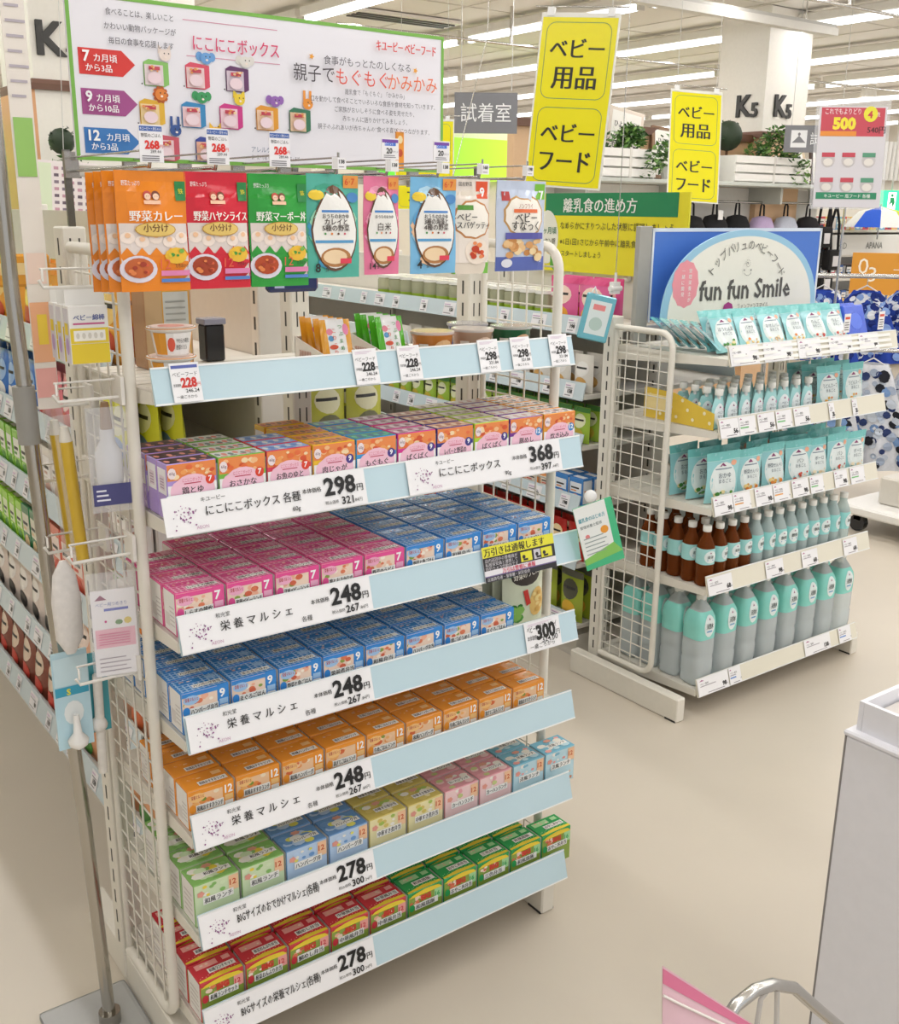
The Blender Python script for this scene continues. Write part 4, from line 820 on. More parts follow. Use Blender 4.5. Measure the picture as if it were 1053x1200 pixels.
for k in range(2):
    b = B(); b.tube([(0,0,0),(0,0,.215)], .011, M('#D9B43A','film'), 10); b.tube([(0,0,.215),(0,0,.24)], [.011,.007], M('#E9E4D8','gloss'), 10); b.box(-.016,-.003,-.01,.016,.003,.26,M('#EDEBE6','vinyl')); tag(b.obj('toothbrush_case', None, (-.083+.004*k, .20+.07*k, 1.035), (0,math.radians(-3),0)), 'long yellow tube pack hanging on the side frame, %s' % ['front one', 'rear one'][k], 'tube pack', 'long yellow tube packs')
# nozzle bottle in a clear pack with a navy card
t = thing('care_pack', 'clear pack with white nozzle bottle and navy card on the side frame', 'pack', (-.052, .10, 1.155), (0,0,math.radians(-8)))
b = B(); b.box(-.036,-.002,-.012,.036,.0,.165,M('#E9E9EC','vinyl')); b.obj('sleeve', t)
b = B(); b.lathe([(.020,0),(.022,.01),(.022,.055),(.012,.075),(.012,.095)], M('#E4E4E6','gloss'), (0,.022,.03), 14); b.obj('bottle', t); b = B(); b.lathe([(.010,.095),(.008,.13),(.006,.14)], M('#9A7A5A','gloss'), (0,.022,.03), 10); b.obj('nozzle', t)
a = Art(); a.rect(-.033, .0, .066, .036, '#4A4A7E', 0); 
for k in range(3): a.rect(-.028, .008+.008*k, .022-.003*k, .003, '#E9E9F4', 1)
b = B(); a.put(b, plane((0,-.0024,0),(1,0,0),(0,0,1)), .0004); b.box(-.033,-.0024,0,.033,-.0018,.036,M('#4A4A7E')); b.obj('card', t)
# pack with pink card
t = thing('hanging_pack', 'clear hanging pack with white and pink printed card on the side frame', 'pack', (-.062, .12, .842), (0,0,math.radians(-12)))
a = Art(); w, h = .074, .158; a.rect(0,0,w,h,'#F4F1F3',0,'gloss'); a.poly([(w*.08,h*.89),(w*.22,h*.95),(w*.36,h*.89)],'#8A2A5A',1); a.text('ベビー用つめきり', w*.1,h*.82,.008,'#5A6AB0',1,maxw=w*.7); a.rect(w*.28,h*.76,w*.55,h*.03,'#4A5AC0',1); a.rect(w*.05,h*.33,w*.9,h*.22,'#F2B8C8',1); a.ell(w*.6,h*.62,w*.09,h*.03,'#6A9A5A',1,8); a.ell(w*.8,h*.63,w*.09,h*.04,'#E8D05A',1,8); a.ell(w*.3,h*.64,w*.03,h*.015,'#C84A8A',1,6)
for k in range(4): a.rect(w*.1, h*(.05+.05*k), w*(.7-.1*(k % 2)), h*.012, '#B0A8B0', 1)
for k in range(5): a.rect(w*.12, h*(.37+.03*k), w*.7, h*.008, '#D98AA4', 2)
b = B(); a.put(b, plane((-w/2,-.003,0),(1,0,0),(0,0,1)), .0004); b.box(-w/2,-.003,0,w/2,.0,h,M('#F4F1F3')); b.obj('card', t); b = B(); b.box(-w/2-.004,-.004,-.006,w/2+.004,.006,h+.03,M('#EFEFF2','vinyl')); b.obj('sleeve', t)
# white sponge pack, blue bottle-brush pack
b = B(); b.lathe([(.008,0),(.024,.03),(.026,.10),(.020,.15),(.006,.175)], M('#F0EBE6','fabric'), (0,0,0), 14, sx=1, sy=.5); tag(b.obj('sponge', None, (-.118, .20, .865)), 'white oval sponge in clear wrap on the side frame', 'sponge')
t = thing('brush_pack', 'pale blue hanging pack with a white bottle brush, low on the side frame', 'pack', (-.118, .22, .672))
b = B(); b.box(-.032,-.002,0,.032,.003,.19,M('#BFE0EC','gloss')); a = Art(); a.rect(-.03,.105,.06,.018,'#3FA8C8',0); a.text('S', -.01,.107,.016,'#E8E23A',1,bold=.04); a.rect(-.03,.125,.06,.055,'#CFE8F0',0); a.ell(0,.07,.018,.024,'#EEF4F4',0,12); a.put(b, plane((0,-.0022,0),(1,0,0),(0,0,1)), .0004); b.obj('card', t)
b = B(); b.lathe([(.004,.0),(.017,.01),(.019,.02),(.008,.034),(.005,.07)], M('#F4F2EE','gloss'), (0,-.014,0), 12); b.obj('brush_head', t)
t = thing('straw_brush_pack', 'teal hanging pack with white straw brush beside the blue pack', 'pack', (-.068, .24, .70))
b = B(); b.box(-.022,-.002,-.02,.022,.002,.14,M('#4FA8B4','gloss')); b.obj('card', t); b = B(); b.tube([(-.004,-.012,-.10),(0,-.012,.10)], .009, M('#EDE8E0','fabric'), 8); b.ball((-.004,-.012,-.0), .016, M('#F2EEE8','fabric')); b.obj('brush', t)

# ================================================================== SECOND RACK (drinks and pouches)
UO = (1.9715, .498, 0); UR = .0065
ULV = [(1.1871, -.020, .064), (.9592, -.004, .066), (.7088, -.006, .064), (.4402, -.008, .068), (.0808, -.002, .062)]
rack2, US = make_rack('display_rack', 'shorter cream wire-sided endcap rack of teal pouches and bottles', UO, .905, ULV,
    dict(x=(-.028, .918), y0=.190, y1=.440, z0=.1, z1=1.268), dict(x=(-.002, .905), y=.455, z=1.30), .455, dict(x=(-.058, .93), y0=.02, y1=.54), '#E9E4D2', UR)
Rm = Matrix.Translation(UO) @ Matrix.Rotation(UR, 4, 'Z')
def U(x, y, z): return tuple(Rm @ Vector((x, y, z)))
def tick(price, hc, name='ベビー飲料'):
    def fn(a, w, h):
        a.poly([(w*.06,h*.84),(w*.14,h*.93),(w*.22,h*.84)], '#A85A8A', 1); a.text(name, w*.08, h*.62, .0085, INK, 2, maxw=w*.6); a.rect(w*.08, h*.52, w*.5, h*.05, '#A8A2A8', 1)
        a.text(price, w*.92, h*.20, .020, INK, 2, al='r', bold=.05, maxw=w*.42); a.text('円', w*.93, h*.2, .007, INK, 2); a.rect(w*.3, h*.08, w*.55, h*.04, '#8A868A', 1)
        if hc: a.rect(w*.06, h*.36, w*.5, h*.08, hc, 2)
    return fn
G1c, O1c, B1c = '#7AC27A', '#E8A85A', '#5A8AD0'
for lv, items in ((0, [(.0, .135, '98', None), (.16, .145, '98', None), (.335, .12, '98', None), (.50, .13, '78', None), (.67, .115, '98', None)]),
                  (1, [(.0, .090, '56', None), (.092, .08, '', G1c), (.185, .085, '56', None), (.278, .08, '', G1c), (.372, .085, '56', None), (.565, .03, '28', None), (.70, .03, '28', None)]),
                  (2, [(.0, .092, '98', None), (.095, .085, '', O1c), (.205, .09, '98', None), (.30, .085, '', O1c), (.40, .09, '98', None), (.50, .075, '', G1c), (.64, .075, '98', None), (.735, .085, '', G1c)]),
                  (3, [(.0, .120, '68', None), (.295, .095, '98', None), (.495, .09, '68', None), (.74, .085, '68', None)]),
                  (4, [(.0, .155, '98', None), (.16, .06, '', B1c), (.58, .155, '158', None), (.79, .075, '', B1c)])):
    for x, w_, p, c in items: card(US[lv], ULV[lv], x, w_, tick(p, c), h=.058)
# loose curled paper strips on the top rail
b = B(); Fz = rail_F(ULV[0][0], ULV[0][1], .06)
for x0, x1 in ((.01, .33), (.37, .86)):
    for k in range(3):
        b.grid(lambda u, v, d: Fz(u, v, .006+.0015*math.sin(40*u+k)), x0, .008+.018*k, x1, .018+.018*k, 16, 1, M('#F8F7F2', 'gloss'))
b.obj('paper_strip', US[0])
def place_u(p, x, y, z, lab, grp, rz=0, rx=0, parts=True): return p.place(U(x, y, z), (rx, 0, UR+rz), lab, grp, parts)

# ---- teal zip pouches
def zip_pouch(w, h, t, kind, accent, seed, name='zip_pouch', base='#9CD6DA'):
    def f(a, w, h):
        a.rect(0, h*.84, w, h*.16, '#7CCBC8', 0, 'film'); a.rect(0, h*.83, w, h*.012, '#A8E0DC', 1)
        a.ell(w*.48, h*.42, w*.41, h*.38, '#E9F1EF', 0, 18, 'film'); a.poly([(w*.34,h*.72),(w*.44,h*.79),(w*.54,h*.72)], '#8A3A6E', 2); a.ell(w*.80, h*.76, w*.10, h*.055, '#F0B090', 2, 10)
        a.rect(w*.22, h*.66, w*.5, h*.022, '#7A8A9A', 2)
        food(a, w*.15, h*.06, w*.62, h*.24, accent, 2, 10, seed)
    def g(a, w, h):
        a.text(kind, w*.48, h*.50, w*.13, '#4A5A6A', 3, al='c', maxw=w*.6); a.text('まるごと', w*.48, h*.40, w*.10, '#4A5A6A', 3, al='c', maxw=w*.5)
    prof = lambda u, v: t*(1-abs(2*u/w)**2.6)*(1-(v/h)**1.6)*min(1, .35+v/h*4)
    F = lambda u, v, d=0: Vector((u*(1-.06*math.sin(math.pi*v/h)), -prof(u, v)-d+.0012*math.sin(70*u+40*v), v)); Bk = lambda u, v, d=0: Vector((u*(1-.06*math.sin(math.pi*v/h)), prof(u, v)+d+.0006, v))
    b = B(); b.grid(F, -w/2, 0, w/2, h, 8, 10, M(base, 'film')); b.grid(Bk, -w/2, 0, w/2, h, 8, 10, M(base, 'film'), flip=True); a = Art(step=w/6); f(a, w, h); a.put(b, lambda u, v, d: F(u-w/2, v, d), .00035); o = b.obj(name)
    b = B(); a = Art(step=w/6); g(a, w, h); a.put(b, lambda u, v, d: F(u-w/2, v, d+.0018), .00035); b.obj('product_label', o)
    return Proto(tag(o, 'x', 'pouch'))
AC = [['#6AA84A','#E8D8A0','#4A8A3A'], ['#E8B04A','#F4D890','#E8893A'], ['#D0503A','#F0C8A8','#C8342A'], ['#E8CFA8','#C8A878','#F4E6C8']]
ZP = [zip_pouch(.118, .135, .016, s, AC[i], i) for i, s in enumerate(('ほうれん草', 'バナナ', 'りんご', 'おせんべい'))]
z0 = ULV[0][0]+.0212; g = 'teal snack pouches on the top shelf of the drinks rack'
for i, x in enumerate((.10, .215, .335, .455, .565, .68)):
    for k in range(2):
        place_u(ZP[(0,1,3,1,2,2)[i]], x+.008*k, .070+.045*k, z0+.006, 'teal snack pouch, %s row, %s from left, top shelf of drinks rack' % (['front','second'][k], ordn(i)), g, rnd(-.05, .05), math.radians(-24))
ZF = zip_pouch(.118, .135, .007, 'にんじん', AC[1], 5)
for k in range(5):
    ZF.place(U(.088-.002*k, .085+.040*k, z0+.010), (math.radians(-50), math.radians(6), UR+math.radians(30)), 'teal snack pouch leaning %s in the slumped stack at left of drinks rack' % ordn(k), 'slumped teal pouches')
def blue_pack():
    b = B(); b.cham(-.06,-.012,0,.06,.012,.12,M('#3F62D8','film'),.008,2); a = Art(); a.ell(0,.06,.035,.03,'#5A7AE8',0); a.put(b, plane((0,-.0121,0),(1,0,0),(0,0,1)), .0003); return Proto(tag(b.obj('blue_pack'), 'x', 'pack'))
bp_ = blue_pack()
for k, (x, y) in enumerate(((.80, .06), (.84, .12), (.74, .16))): place_u(bp_, x, y+.02, z0+.007, 'bright blue packet %s at right end of drinks rack top shelf' % ['in front', 'behind', 'furthest back'][k], 'blue packets on the drinks rack', 0, math.radians(-20))
for x, lab in ((.575, 'left'), (.775, 'right')):
    a = Art(); a.rect(0,0,.034,.062,'#F5F3F2',0); a.rect(.004,.044,.026,.008,'#E0503A',1); a.text('SALE', .004,.045,.007,'#F5F3F2',2,maxw=.02) if False else None
    for k in range(4): a.rect(.004,.008+.008*k,.025-.003*(k % 2),.003,'#5A565A',1)
    b = B(); a.put(b, plane((0,-.0006,0),(1,0,0),(0,0,1)), .0003); b.box(0,-.0006,0,.034,.0006,.062,M('#F5F3F2')); o = b.obj('price_slip', None, U(x, -.012, z0+.048), (0,0,UR)); tag(o, 'small white price slip standing above the top rail of drinks rack, %s of two' % lab, 'price slip')
# ---- spout pouches on the second shelf
def spout(seed):
    w, h, t = .066, .098, .015
    prof = lambda u, v: t*(1-abs(2*u/w)**2.4)*(1-(v/h)**2.2)*min(1, .5+v/h*4)
    F = lambda u, v, d=0: Vector((u*(1-.35*max(0, v/h-.7)/.3), -prof(u, v)-d, v)); Bk = lambda u, v, d=0: Vector((u*(1-.35*max(0, v/h-.7)/.3), prof(u, v)+d+.0006, v))
    b = B(); b.grid(F, -w/2, 0, w/2, h, 6, 8, M('#A8DCDC', 'film')); b.grid(Bk, -w/2, 0, w/2, h, 6, 8, M('#A8DCDC', 'film'), flip=True)
    a = Art(step=.012); a.ell(w*.5, h*.45, w*.40, h*.38, '#E8F0F2', 0, 16, 'film'); a.poly([(w*.42,h*.68),(w*.5,h*.75),(w*.58,h*.68)], '#8A3A6E', 2); food(a, w*.15, h*.04, w*.6, h*.24, AC[seed % 3], 2, 7, seed); a.ell(w*.82,h*.62,w*.08,h*.05,'#D08AB0',2)
    a.put(b, lambda u, v, d: F(u-w/2, v, d), .0003); o = b.obj('spout_pouch'); b = B(); b.lathe([(.006,0),(.006,.012)], M('#E4E8E8','gloss'), (0,0,h-.004), 8); b.lathe([(.0125,0),(.0135,.003),(.0135,.017),(.012,.020)], M('#EDEEE9','gloss'), (0,0,h+.008), 12); b.obj('cap', o)
    b = B(); a = Art(step=.012); a.text('ベビー', w*.5, h*.5, .011, '#4A5A6A', 0, al='c'); a.text('ゼリー', w*.5, h*.38, .011, '#4A5A6A', 0, al='c'); a.put(b, lambda u, v, d: F(u-w/2, v, d+.0018), .0003); b.obj('product_label', o); return Proto(tag(o, 'x', 'pouch'))
SPs = [spout(i) for i in range(3)]; z1 = ULV[1][0]+.0215; g = 'spout pouches on the second shelf of the drinks rack'
for j in range(4):
    for i in range(8):
        place_u(SPs[(i//2) % 3], .045+.0655*i+.004*j, .052+.052*j, z1, 'teal spout pouch, %s row, %s from left, on drinks rack' % (['front','second','third','fourth'][j], ordn(i)), g, rnd(-.12, .12))
ZQ = zip_pouch(.130, .150, .016, 'うどんスープ', AC[1], 7); g = 'flat teal pouches at right of the second shelf'
for i, x in enumerate((.645, .79)):
    for k in range(3): place_u(ZQ, x-.004*k, .062+.06*k, z1+.002, 'wide teal pouch, %s row, %s of the two right columns, second shelf of drinks rack' % (['front','second','third'][k], ['left','right'][i]), g, rnd(-.05, .05), math.radians(-5))
t = thing('divider_panel', 'yellow polka-dot card divider at the left of the spout pouches', 'divider', U(.008, 0, z1), (0,0,UR))
b = B(); m_ = M('#E8C64A'); pts = [(.035,0),(.33,0),(.33,.10),(.20,.095),(.035,.052)]; v = [(0,y,z) for y, z in pts]+[(.003,y,z) for y, z in pts]; n = 5
b.add(v, [(0,1,2,3,4),(9,8,7,6,5)]+[(i,5+i,5+(i+1)%n,(i+1)%n) for i in range(n)], m_); b.obj('card', t); a = Art()
for k in range(12): a.ell(.05+.023*k, .02+.028*(k % 3), .006, .006, '#F6ECC8', 0, 10)
a.rect(.23,.03,.09,.05,'#F4DFA0',1); b = B(); a.put(b, lambda u, v, d: Vector((-.0002-d, u, v)), .0003); b.obj('polka_dots', t)
# ---- third shelf: bigger pouches
ZB = [zip_pouch(w_, h_, .020, s, AC[i], i+9) for i, (w_, h_, s) in enumerate(((.15,.165,'おかゆ'), (.12,.16,'野菜せんべい'), (.135,.155,'パン'), (.12,.15,'ボーロ')))]
z2 = ULV[2][0]+.0215; g = 'teal pouches on the third shelf of the drinks rack'
for i, (x, p) in enumerate(((.10,0), (.235,1), (.37,1), (.505,2), (.61,3), (.725,2), (.835,3))):
    for k in range(3): place_u(ZB[p], x-.005*k, .056+.075*k, z2+.003, 'large teal pouch, %s row, %s from left, third shelf of drinks rack' % (['front','second','third'][k], ordn(i)), g, rnd(-.09, .09), math.radians(rnd(-6, 0)))
# ---- bottles
def bottle(prof, capr, caph, liquid, lab, labz, name, ex, n=20, capc='#F2F2EC', text='麦茶', ribs=None):
    b = B(); b.lathe(prof, M(liquid, 'clear'), (0,0,0), n, ex); o = b.obj(name); H_ = prof[-1][1]
    b = B(); b.lathe([(capr*.92, 0), (capr, .002), (capr, caph-.002), (capr*.9, caph)], M(capc, 'gloss'), (0,0,H_-.004), 14); b.obj('cap', o)
    def rad(z):
        for (r0, a0), (r1, a1) in zip(prof, prof[1:]):
            if a0 <= z <= a1: return r0+(r1-r0)*(z-a0)/max(1e-6, a1-a0)
        return prof[0][0]
    b = B(); la, lb = labz; k = 5; b.lathe([(rad(la+(lb-la)*i/k)+.0007, la+(lb-la)*i/k) for i in range(k+1)], M(lab, 'film'), (0,0,0), n, ex, cap=False)
    zc = (la+lb)/2; r = rad(zc)+.0012; hh = (lb-la)*.40
    def Fl(u, v, d):
        z = zc+v; rr = rad(z)+.0012+d; a_ = u/rr-math.pi/2; ca, sa = math.cos(a_), math.sin(a_); q = (abs(ca)**ex+abs(sa)**ex)**(-1/ex); return Vector((rr*q*ca, rr*q*sa, z))
    a = Art(step=.008); a.ell(0, 0, min(.022, hh), hh, '#E4EFEE', 0, 16, 'film'); a.poly([(-.004,hh*.55),(0,hh*.78),(.004,hh*.55)], '#8A3A6E', 2); a.put(b, Fl, .0005); a = Art(); a.text(text, 0, -hh*.2, hh*.55, '#3A4A4A', 5, al='c', maxw=.03, bold=.03); a.rect(-.012, -hh*.55, .024, hh*.12, '#5A9AC8', 3); a.put(b, Fl, .0005)
    b.obj('label', o); return Proto(tag(o, 'x', 'bottle'))
sm = [(.024,0),(.0275,.004),(.028,.012),(.0265,.03),(.028,.045),(.028,.125),(.0265,.135),(.018,.158),(.0125,.17),(.0125,.186)]
TEA = bottle(sm, .0145, .020, '#8A4A22', '#A4DCDA', (.075,.128), 'tea_bottle', 2.6, text='麦茶'); WAT = bottle(sm, .0145, .020, '#DCEDEC', '#9ADCDA', (.07,.132), 'drink_bottle', 2.6, text='飲料')
z3 = ULV[3][0]+.0215; g = 'small bottles on the fourth shelf of the drinks rack'
for i in range(13):
    for j in range(5 if i < 3 else 3):
        tea = i < 3 or (i == 3 and j == 0); x = .037+.0625*i; y = .048+.0615*j
        place_u(TEA if tea else WAT, x, y, z3, 'small %s bottle, %s row, %s from left, fourth shelf of drinks rack' % ('brown tea' if tea else 'pale teal drink', ['front','second','third','fourth','fifth'][j], ordn(i)), ('brown tea bottles' if tea else 'pale teal bottles')+' on the fourth shelf', rnd(-.3, .3), parts=(j < 2 or i == 0))
big = [(.036,0),(.043,.006),(.044,.02),(.042,.035),(.044,.05),(.044,.09),(.042,.10),(.044,.112),(.044,.16),(.0425,.168),(.044,.176),(.044,.225),(.040,.245),(.024,.275),(.0155,.288),(.0155,.300)]
BIGB = bottle(big, .0175, .018, '#E9F1F2', '#8EDCD0', (.165,.262), 'water_bottle', 4.2, 24, text='天然水')
z4 = ULV[4][0]+.0215; g = 'large water bottles on the bottom shelf of the drinks rack'
for i in range(8):
    for j in range(4 if i < 2 else 2):
        place_u(BIGB, .060+.1125*i, .068+.096*j, z4, 'large clear water bottle with teal shoulder label, %s row, %s from left' % (['front','second','third','fourth'][j], ordn(i)), g, rnd(-.04, .04), parts=(j < 2 or i == 0))

# ---- arched board on top
t = thing('shop_board', 'arched white board with blue rim lettered fun fun smile on the drinks rack', 'sign board', U(.06, .335, 1.232), (0,0,UR))
b = B(); b.cham(.04,.085,.052,.96,.095,.352,M('#4A7AD0'),.002); b.box(.036,.083,.045,.044,.086,.354,M('#E8EEF4')); b.box(.952,.083,.045,.962,.086,.354,M('#E8EEF4')); b.box(.04,.083,.342,.96,.086,.354,M('#DCE6F0')); b.obj('back_board', t)
b = B(); b.cham(-.03,.08,-.023,.03,.10,.36,M('#A8A69E','paint'),.002); b.obj('side_post', t)
cx, cy, rx, ry = .425, .045, .418, .305; n = 40
def arch(k): return [(cx+rx*k*math.cos(math.pi*i/n), cy+(ry*(1 if k == 1 else k*1.0))*math.sin(math.pi*i/n)**.8) for i in range(n+1)]
o_ = arch(1)+[(cx-rx, .042), (cx+rx, .042)]; b = B(); v = [(x, 0, z) for x, z in o_]+[(x, .006, z) for x, z in o_]; N = len(o_)
b.add(v, [tuple(range(N))[::-1], tuple(range(N, 2*N))]+[(i, (i+1) % N, N+(i+1) % N, N+i) for i in range(N)], M('#9CCBE4')); b.obj('arch_rim', t)
a = Art(); a.poly(arch(.93)+[(cx-rx*.93, .043), (cx+rx*.93, .043)], '#EFEEE2', 0)
a.ell(.115, .175, .066, .066*1.2, '#F09AA4', 1, 24, wob=-.06)
for k, s in enumerate(('管理栄養士が', '一緒に開発')):
    for q, ch in enumerate(s): a.text(ch, .128-.035*k, .212-.019*q, .016, '#FBF3F0', 3, bold=.03)
txt = 'トップバリュのベビーフード'
for i, ch in enumerate(txt):
    an = math.radians(146-i*9.3); a.text(ch, cx+.015+.215*math.cos(an)-.016, .095+.19*math.sin(an), .038, '#6A6A66', 3, rot=an-math.pi/2)
for q in range(18): aa = q*.55; r_ = .004+.0011*q; a.ell(cx+r_*math.cos(aa)*.7, .235+r_*math.sin(aa)*.7, .0016, .0016, '#7A7A76', 3, 6)
a.ell(cx-.018, .214, .003, .004, '#7A7A76', 3, 8); a.ell(cx+.018, .214, .003, .004, '#7A7A76', 3, 8)
for q in range(9): aa = math.radians(200+17.5*q); a.ell(cx+.018*math.cos(aa), .208+.012*math.sin(aa), .0018, .0018, '#7A7A76', 3, 6)
b = B(); a.put(b, lambda u, v, d: Vector((u, -d, v)), .0006); b.obj('print', t)
a = Art(); a.text('fun fun Smile', .185, .118, .095, '#55534E', 3, maxw=.50, bold=.018)
a.poly([(.31,.078),(.32,.100),(.34,.108),(.36,.100),(.37,.078)], '#A83A86', 3); a.text('ファンファンスマイル', .39, .082, .022, '#7A7A76', 3, maxw=.17)
b = B(); a.put(b, lambda u, v, d: Vector((u, -d-.001, v)), .0006); b.obj('lettering', t)
# small teal sample pouch clipped to the rack's post
b = B(); b.cham(-.05,-.004,-.15,.05,.004,0,M('#6FB8C8','film'),.004); a = Art(); a.rect(.018,.02,.07,.11,'#DCE8E8',0); a.rect(.03,.10,.04,.018,'#E88A8A',1); a.ell(.05,.055,.022,.022,'#B8CFC8',1); a.put(b, plane((-.05,-.0041,-.15),(1,0,0),(0,0,1)), .0003)
b.tube([(-.035,0,0),(-.03,-.004,.02),(-.02,0,.0)], .004, M('#E4E8E8','gloss'), 6); tag(b.obj('sample_pouch', None, (1.86, .93, 1.375), (0, math.radians(12), math.radians(-35))), 'teal edged sample pouch hanging tilted at the left of the drinks rack', 'pouch')

# ================================================================== LONG GONDOLAS BEHIND
def gondola(name, label, x0, x1, y0, y1, levels, top, depth_out, railc='#CFDDE2'):
    t = thing(name, label, 'gondola', (0, 0, 0)); wm = M('#E2DDD2', 'paint'); xc = (x0+x1)/2
    b = B(); b.box(xc-.012, y0+.02, .1, xc+.012, y1, top, M('#D8D3C8','paint'))
    b.obj('back_panel', t)
    for k in range(int((y1-y0)/.9)+1):
        y = y0+.03+k*.9; b = B(); b.cham(xc-.03, y-.02, 0, xc+.03, y+.02, top+.02, wm, .003)
        for q in range(int(top/.06)): b.box(xc-.031, y-.006, .1+q*.06, xc-.0299, y+.002, .13+q*.06, M('#4B4842','matte'))
        b.obj('upright_post', t)
    b = B(); b.box(x0+.04, y0+.01, 0, x1-.04, y1, .09, M('#D3CEC4','paint')); b.obj('base', t)
    ss = []
    for i, z in enumerate(levels):
        for side in (0, 1):
            b = B(); xa, xb = (x0+.012, xc-.014) if side == 0 else (xc+.014, x1-.012)
            b.cham(xa, y0, z+.002, xb, y1, z+.02, wm, .002); s = b.obj('shelf', t); ss.append(s)
            b = B(); rc = M(railc, 'gloss')
            if side == 0:
                v = [(x0,y0,z),(x0,y1,z),(x0+.016,y1,z+.062),(x0+.016,y0,z+.062),(x0+.005,y0,z),(x0+.005,y1,z),(x0+.02,y1,z+.062),(x0+.02,y0,z+.062)]
            else:
                v = [(x1,y0,z),(x1,y1,z),(x1-.016,y1,z+.062),(x1-.016,y0,z+.062),(x1-.005,y0,z),(x1-.005,y1,z),(x1-.02,y1,z+.062),(x1-.02,y0,z+.062)]
            b.add(v, [(0,3,2,1),(4,5,6,7),(0,1,5,4),(3,7,6,2),(0,4,7,3),(1,2,6,5)], rc); b.obj('price_rail', s)
        s = ss[-2]; y = y0+.05; k = 0
        while y < min(y1, y0+1.9):
            w_ = .05 if (k+i) % 3 else .08; a = Art(); a.rect(0,0,w_,.052,'#F4F2F4',0,'gloss'); a.rect(.004,.040,w_*.5,.004,'#C8A8C8',1); a.text(['98','128','158','88','198','178'][(k+i*2) % 6], w_*.85,.016,.018,INK,2,al='r',bold=.04); a.rect(.006,.006,w_*.6,.003,'#8A868A',1); a.rect(.006,.032,w_*.7,.003,'#8A868A',1)
            b = B(); a.put(b, plane((x0+.0005, y+w_, z+.004), (0,-1,0), (.016,0,.062)), .0008); b.obj('price_card', s); y += rnd(.11, .22); k += 1
    return t
L1 = [.09, .36, .60, .83, 1.045, 1.275]; L2 = [.118, .362, .58, .808, .992, 1.222]
gondola('gondola', 'long double-sided gondola stretching back behind the front rack, at left', .135, .93, .66, 4.6, L1, 1.62, 0)
gondola('gondola', 'long double-sided gondola stretching back behind the drinks rack', 1.95, 2.78, 1.10, 4.4, L2, 1.42, 0)

# products for the gondolas: small kinds, rotated to face the aisle
def simple_box(name, w, d, h, c1_, c2_, c3_, cat='carton', s_=''):
    b = B(); b.cham(-w/2,-d/2,0,w/2,d/2,h,M(c1_,'gloss'),.0015); FF, FT, FL, FR = face_fns(w, d, h); a = Art(); a.rect(w*.08,h*.45,w*.84,h*.38,c2_,0); a.ell(w*.5,h*.25,w*.32,h*.16,c3_,1,12); a.rect(w*.15,h*.60,w*.6,h*.06,INK,1); a.rect(w*.15,h*.50,w*.4,h*.05,c3_,1)
    if s_: a.text(s_, w*.5,h*.68,w*.16,INK,2,al='c',maxw=w*.7)
    a.put(b, FF, .0004); a = Art(); a.rect(w*.1,d*.2,w*.8,d*.5,c2_,0); a.put(b, FT, .0004); a = Art(); a.rect(d*.08,h*.06,d*.84,h*.86,c2_,0); a.rect(d*.2,h*.5,d*.6,h*.05,c3_,1); a.rect(d*.2,h*.4,d*.5,h*.04,c3_,1); a.put(b, FR, .0004); a.put(b, FL, .0004)
    return Proto(tag(b.obj(name), 'x', cat))
def simple_bag(name, w, h, t, c1_, c2_, c3_, s_='', topc=None):
    prof = lambda u, v: t*(1-abs(2*u/w)**2.4)*(1-(v/h)**2)*min(1, .4+v/h*3); F = lambda u, v, d=0: Vector((u, -prof(u, v)-d, v)); Bk = lambda u, v, d=0: Vector((u, prof(u, v)+.0006, v))
    b = B(); b.grid(F, -w/2, 0, w/2, h, 6, 8, M(c1_, 'film')); b.grid(Bk, -w/2, 0, w/2, h, 6, 8, M(c1_, 'film'), flip=True); a = Art(step=w/5); a.ell(w*.5, h*.62, w*.34, h*.2, c2_, 0, 14, 'film'); a.ell(w*.5, h*.25, w*.3, h*.16, c3_, 1, 12); a.rect(w*.2, h*.62, w*.55, h*.05, INK, 2)
    if topc: a.rect(0, h*.86, w, h*.13, topc, 2)
    a.put(b, lambda u, v, d: F(u-w/2, v, d), .0005)
    if s_: a = Art(); a.text(s_, w*.5, h*.70, w*.16, INK, 6, al='c', maxw=w*.6); a.put(b, lambda u, v, d: F(u-w/2, v, d), .0005)
    return Proto(tag(b.obj(name), 'x', 'pouch'))
FX = -math.pi/2
def row(p, x, y0, y1, z, pitch, depth, nd, word, where, grp, jit=.03, lean=0):
    n = 0; y = y0
    while y < y1:
        for k in range(nd):
            p.place((x+.027+depth/2+k*(depth+.006), y, z+.0215), (lean, 0, FX+rnd(-jit, jit)), '%s, %s along the row, %s, %s' % (word, ordn(min(n, 28)), ['at the rail', 'one behind', 'two behind'][k], where), grp)
        y += pitch; n += 1
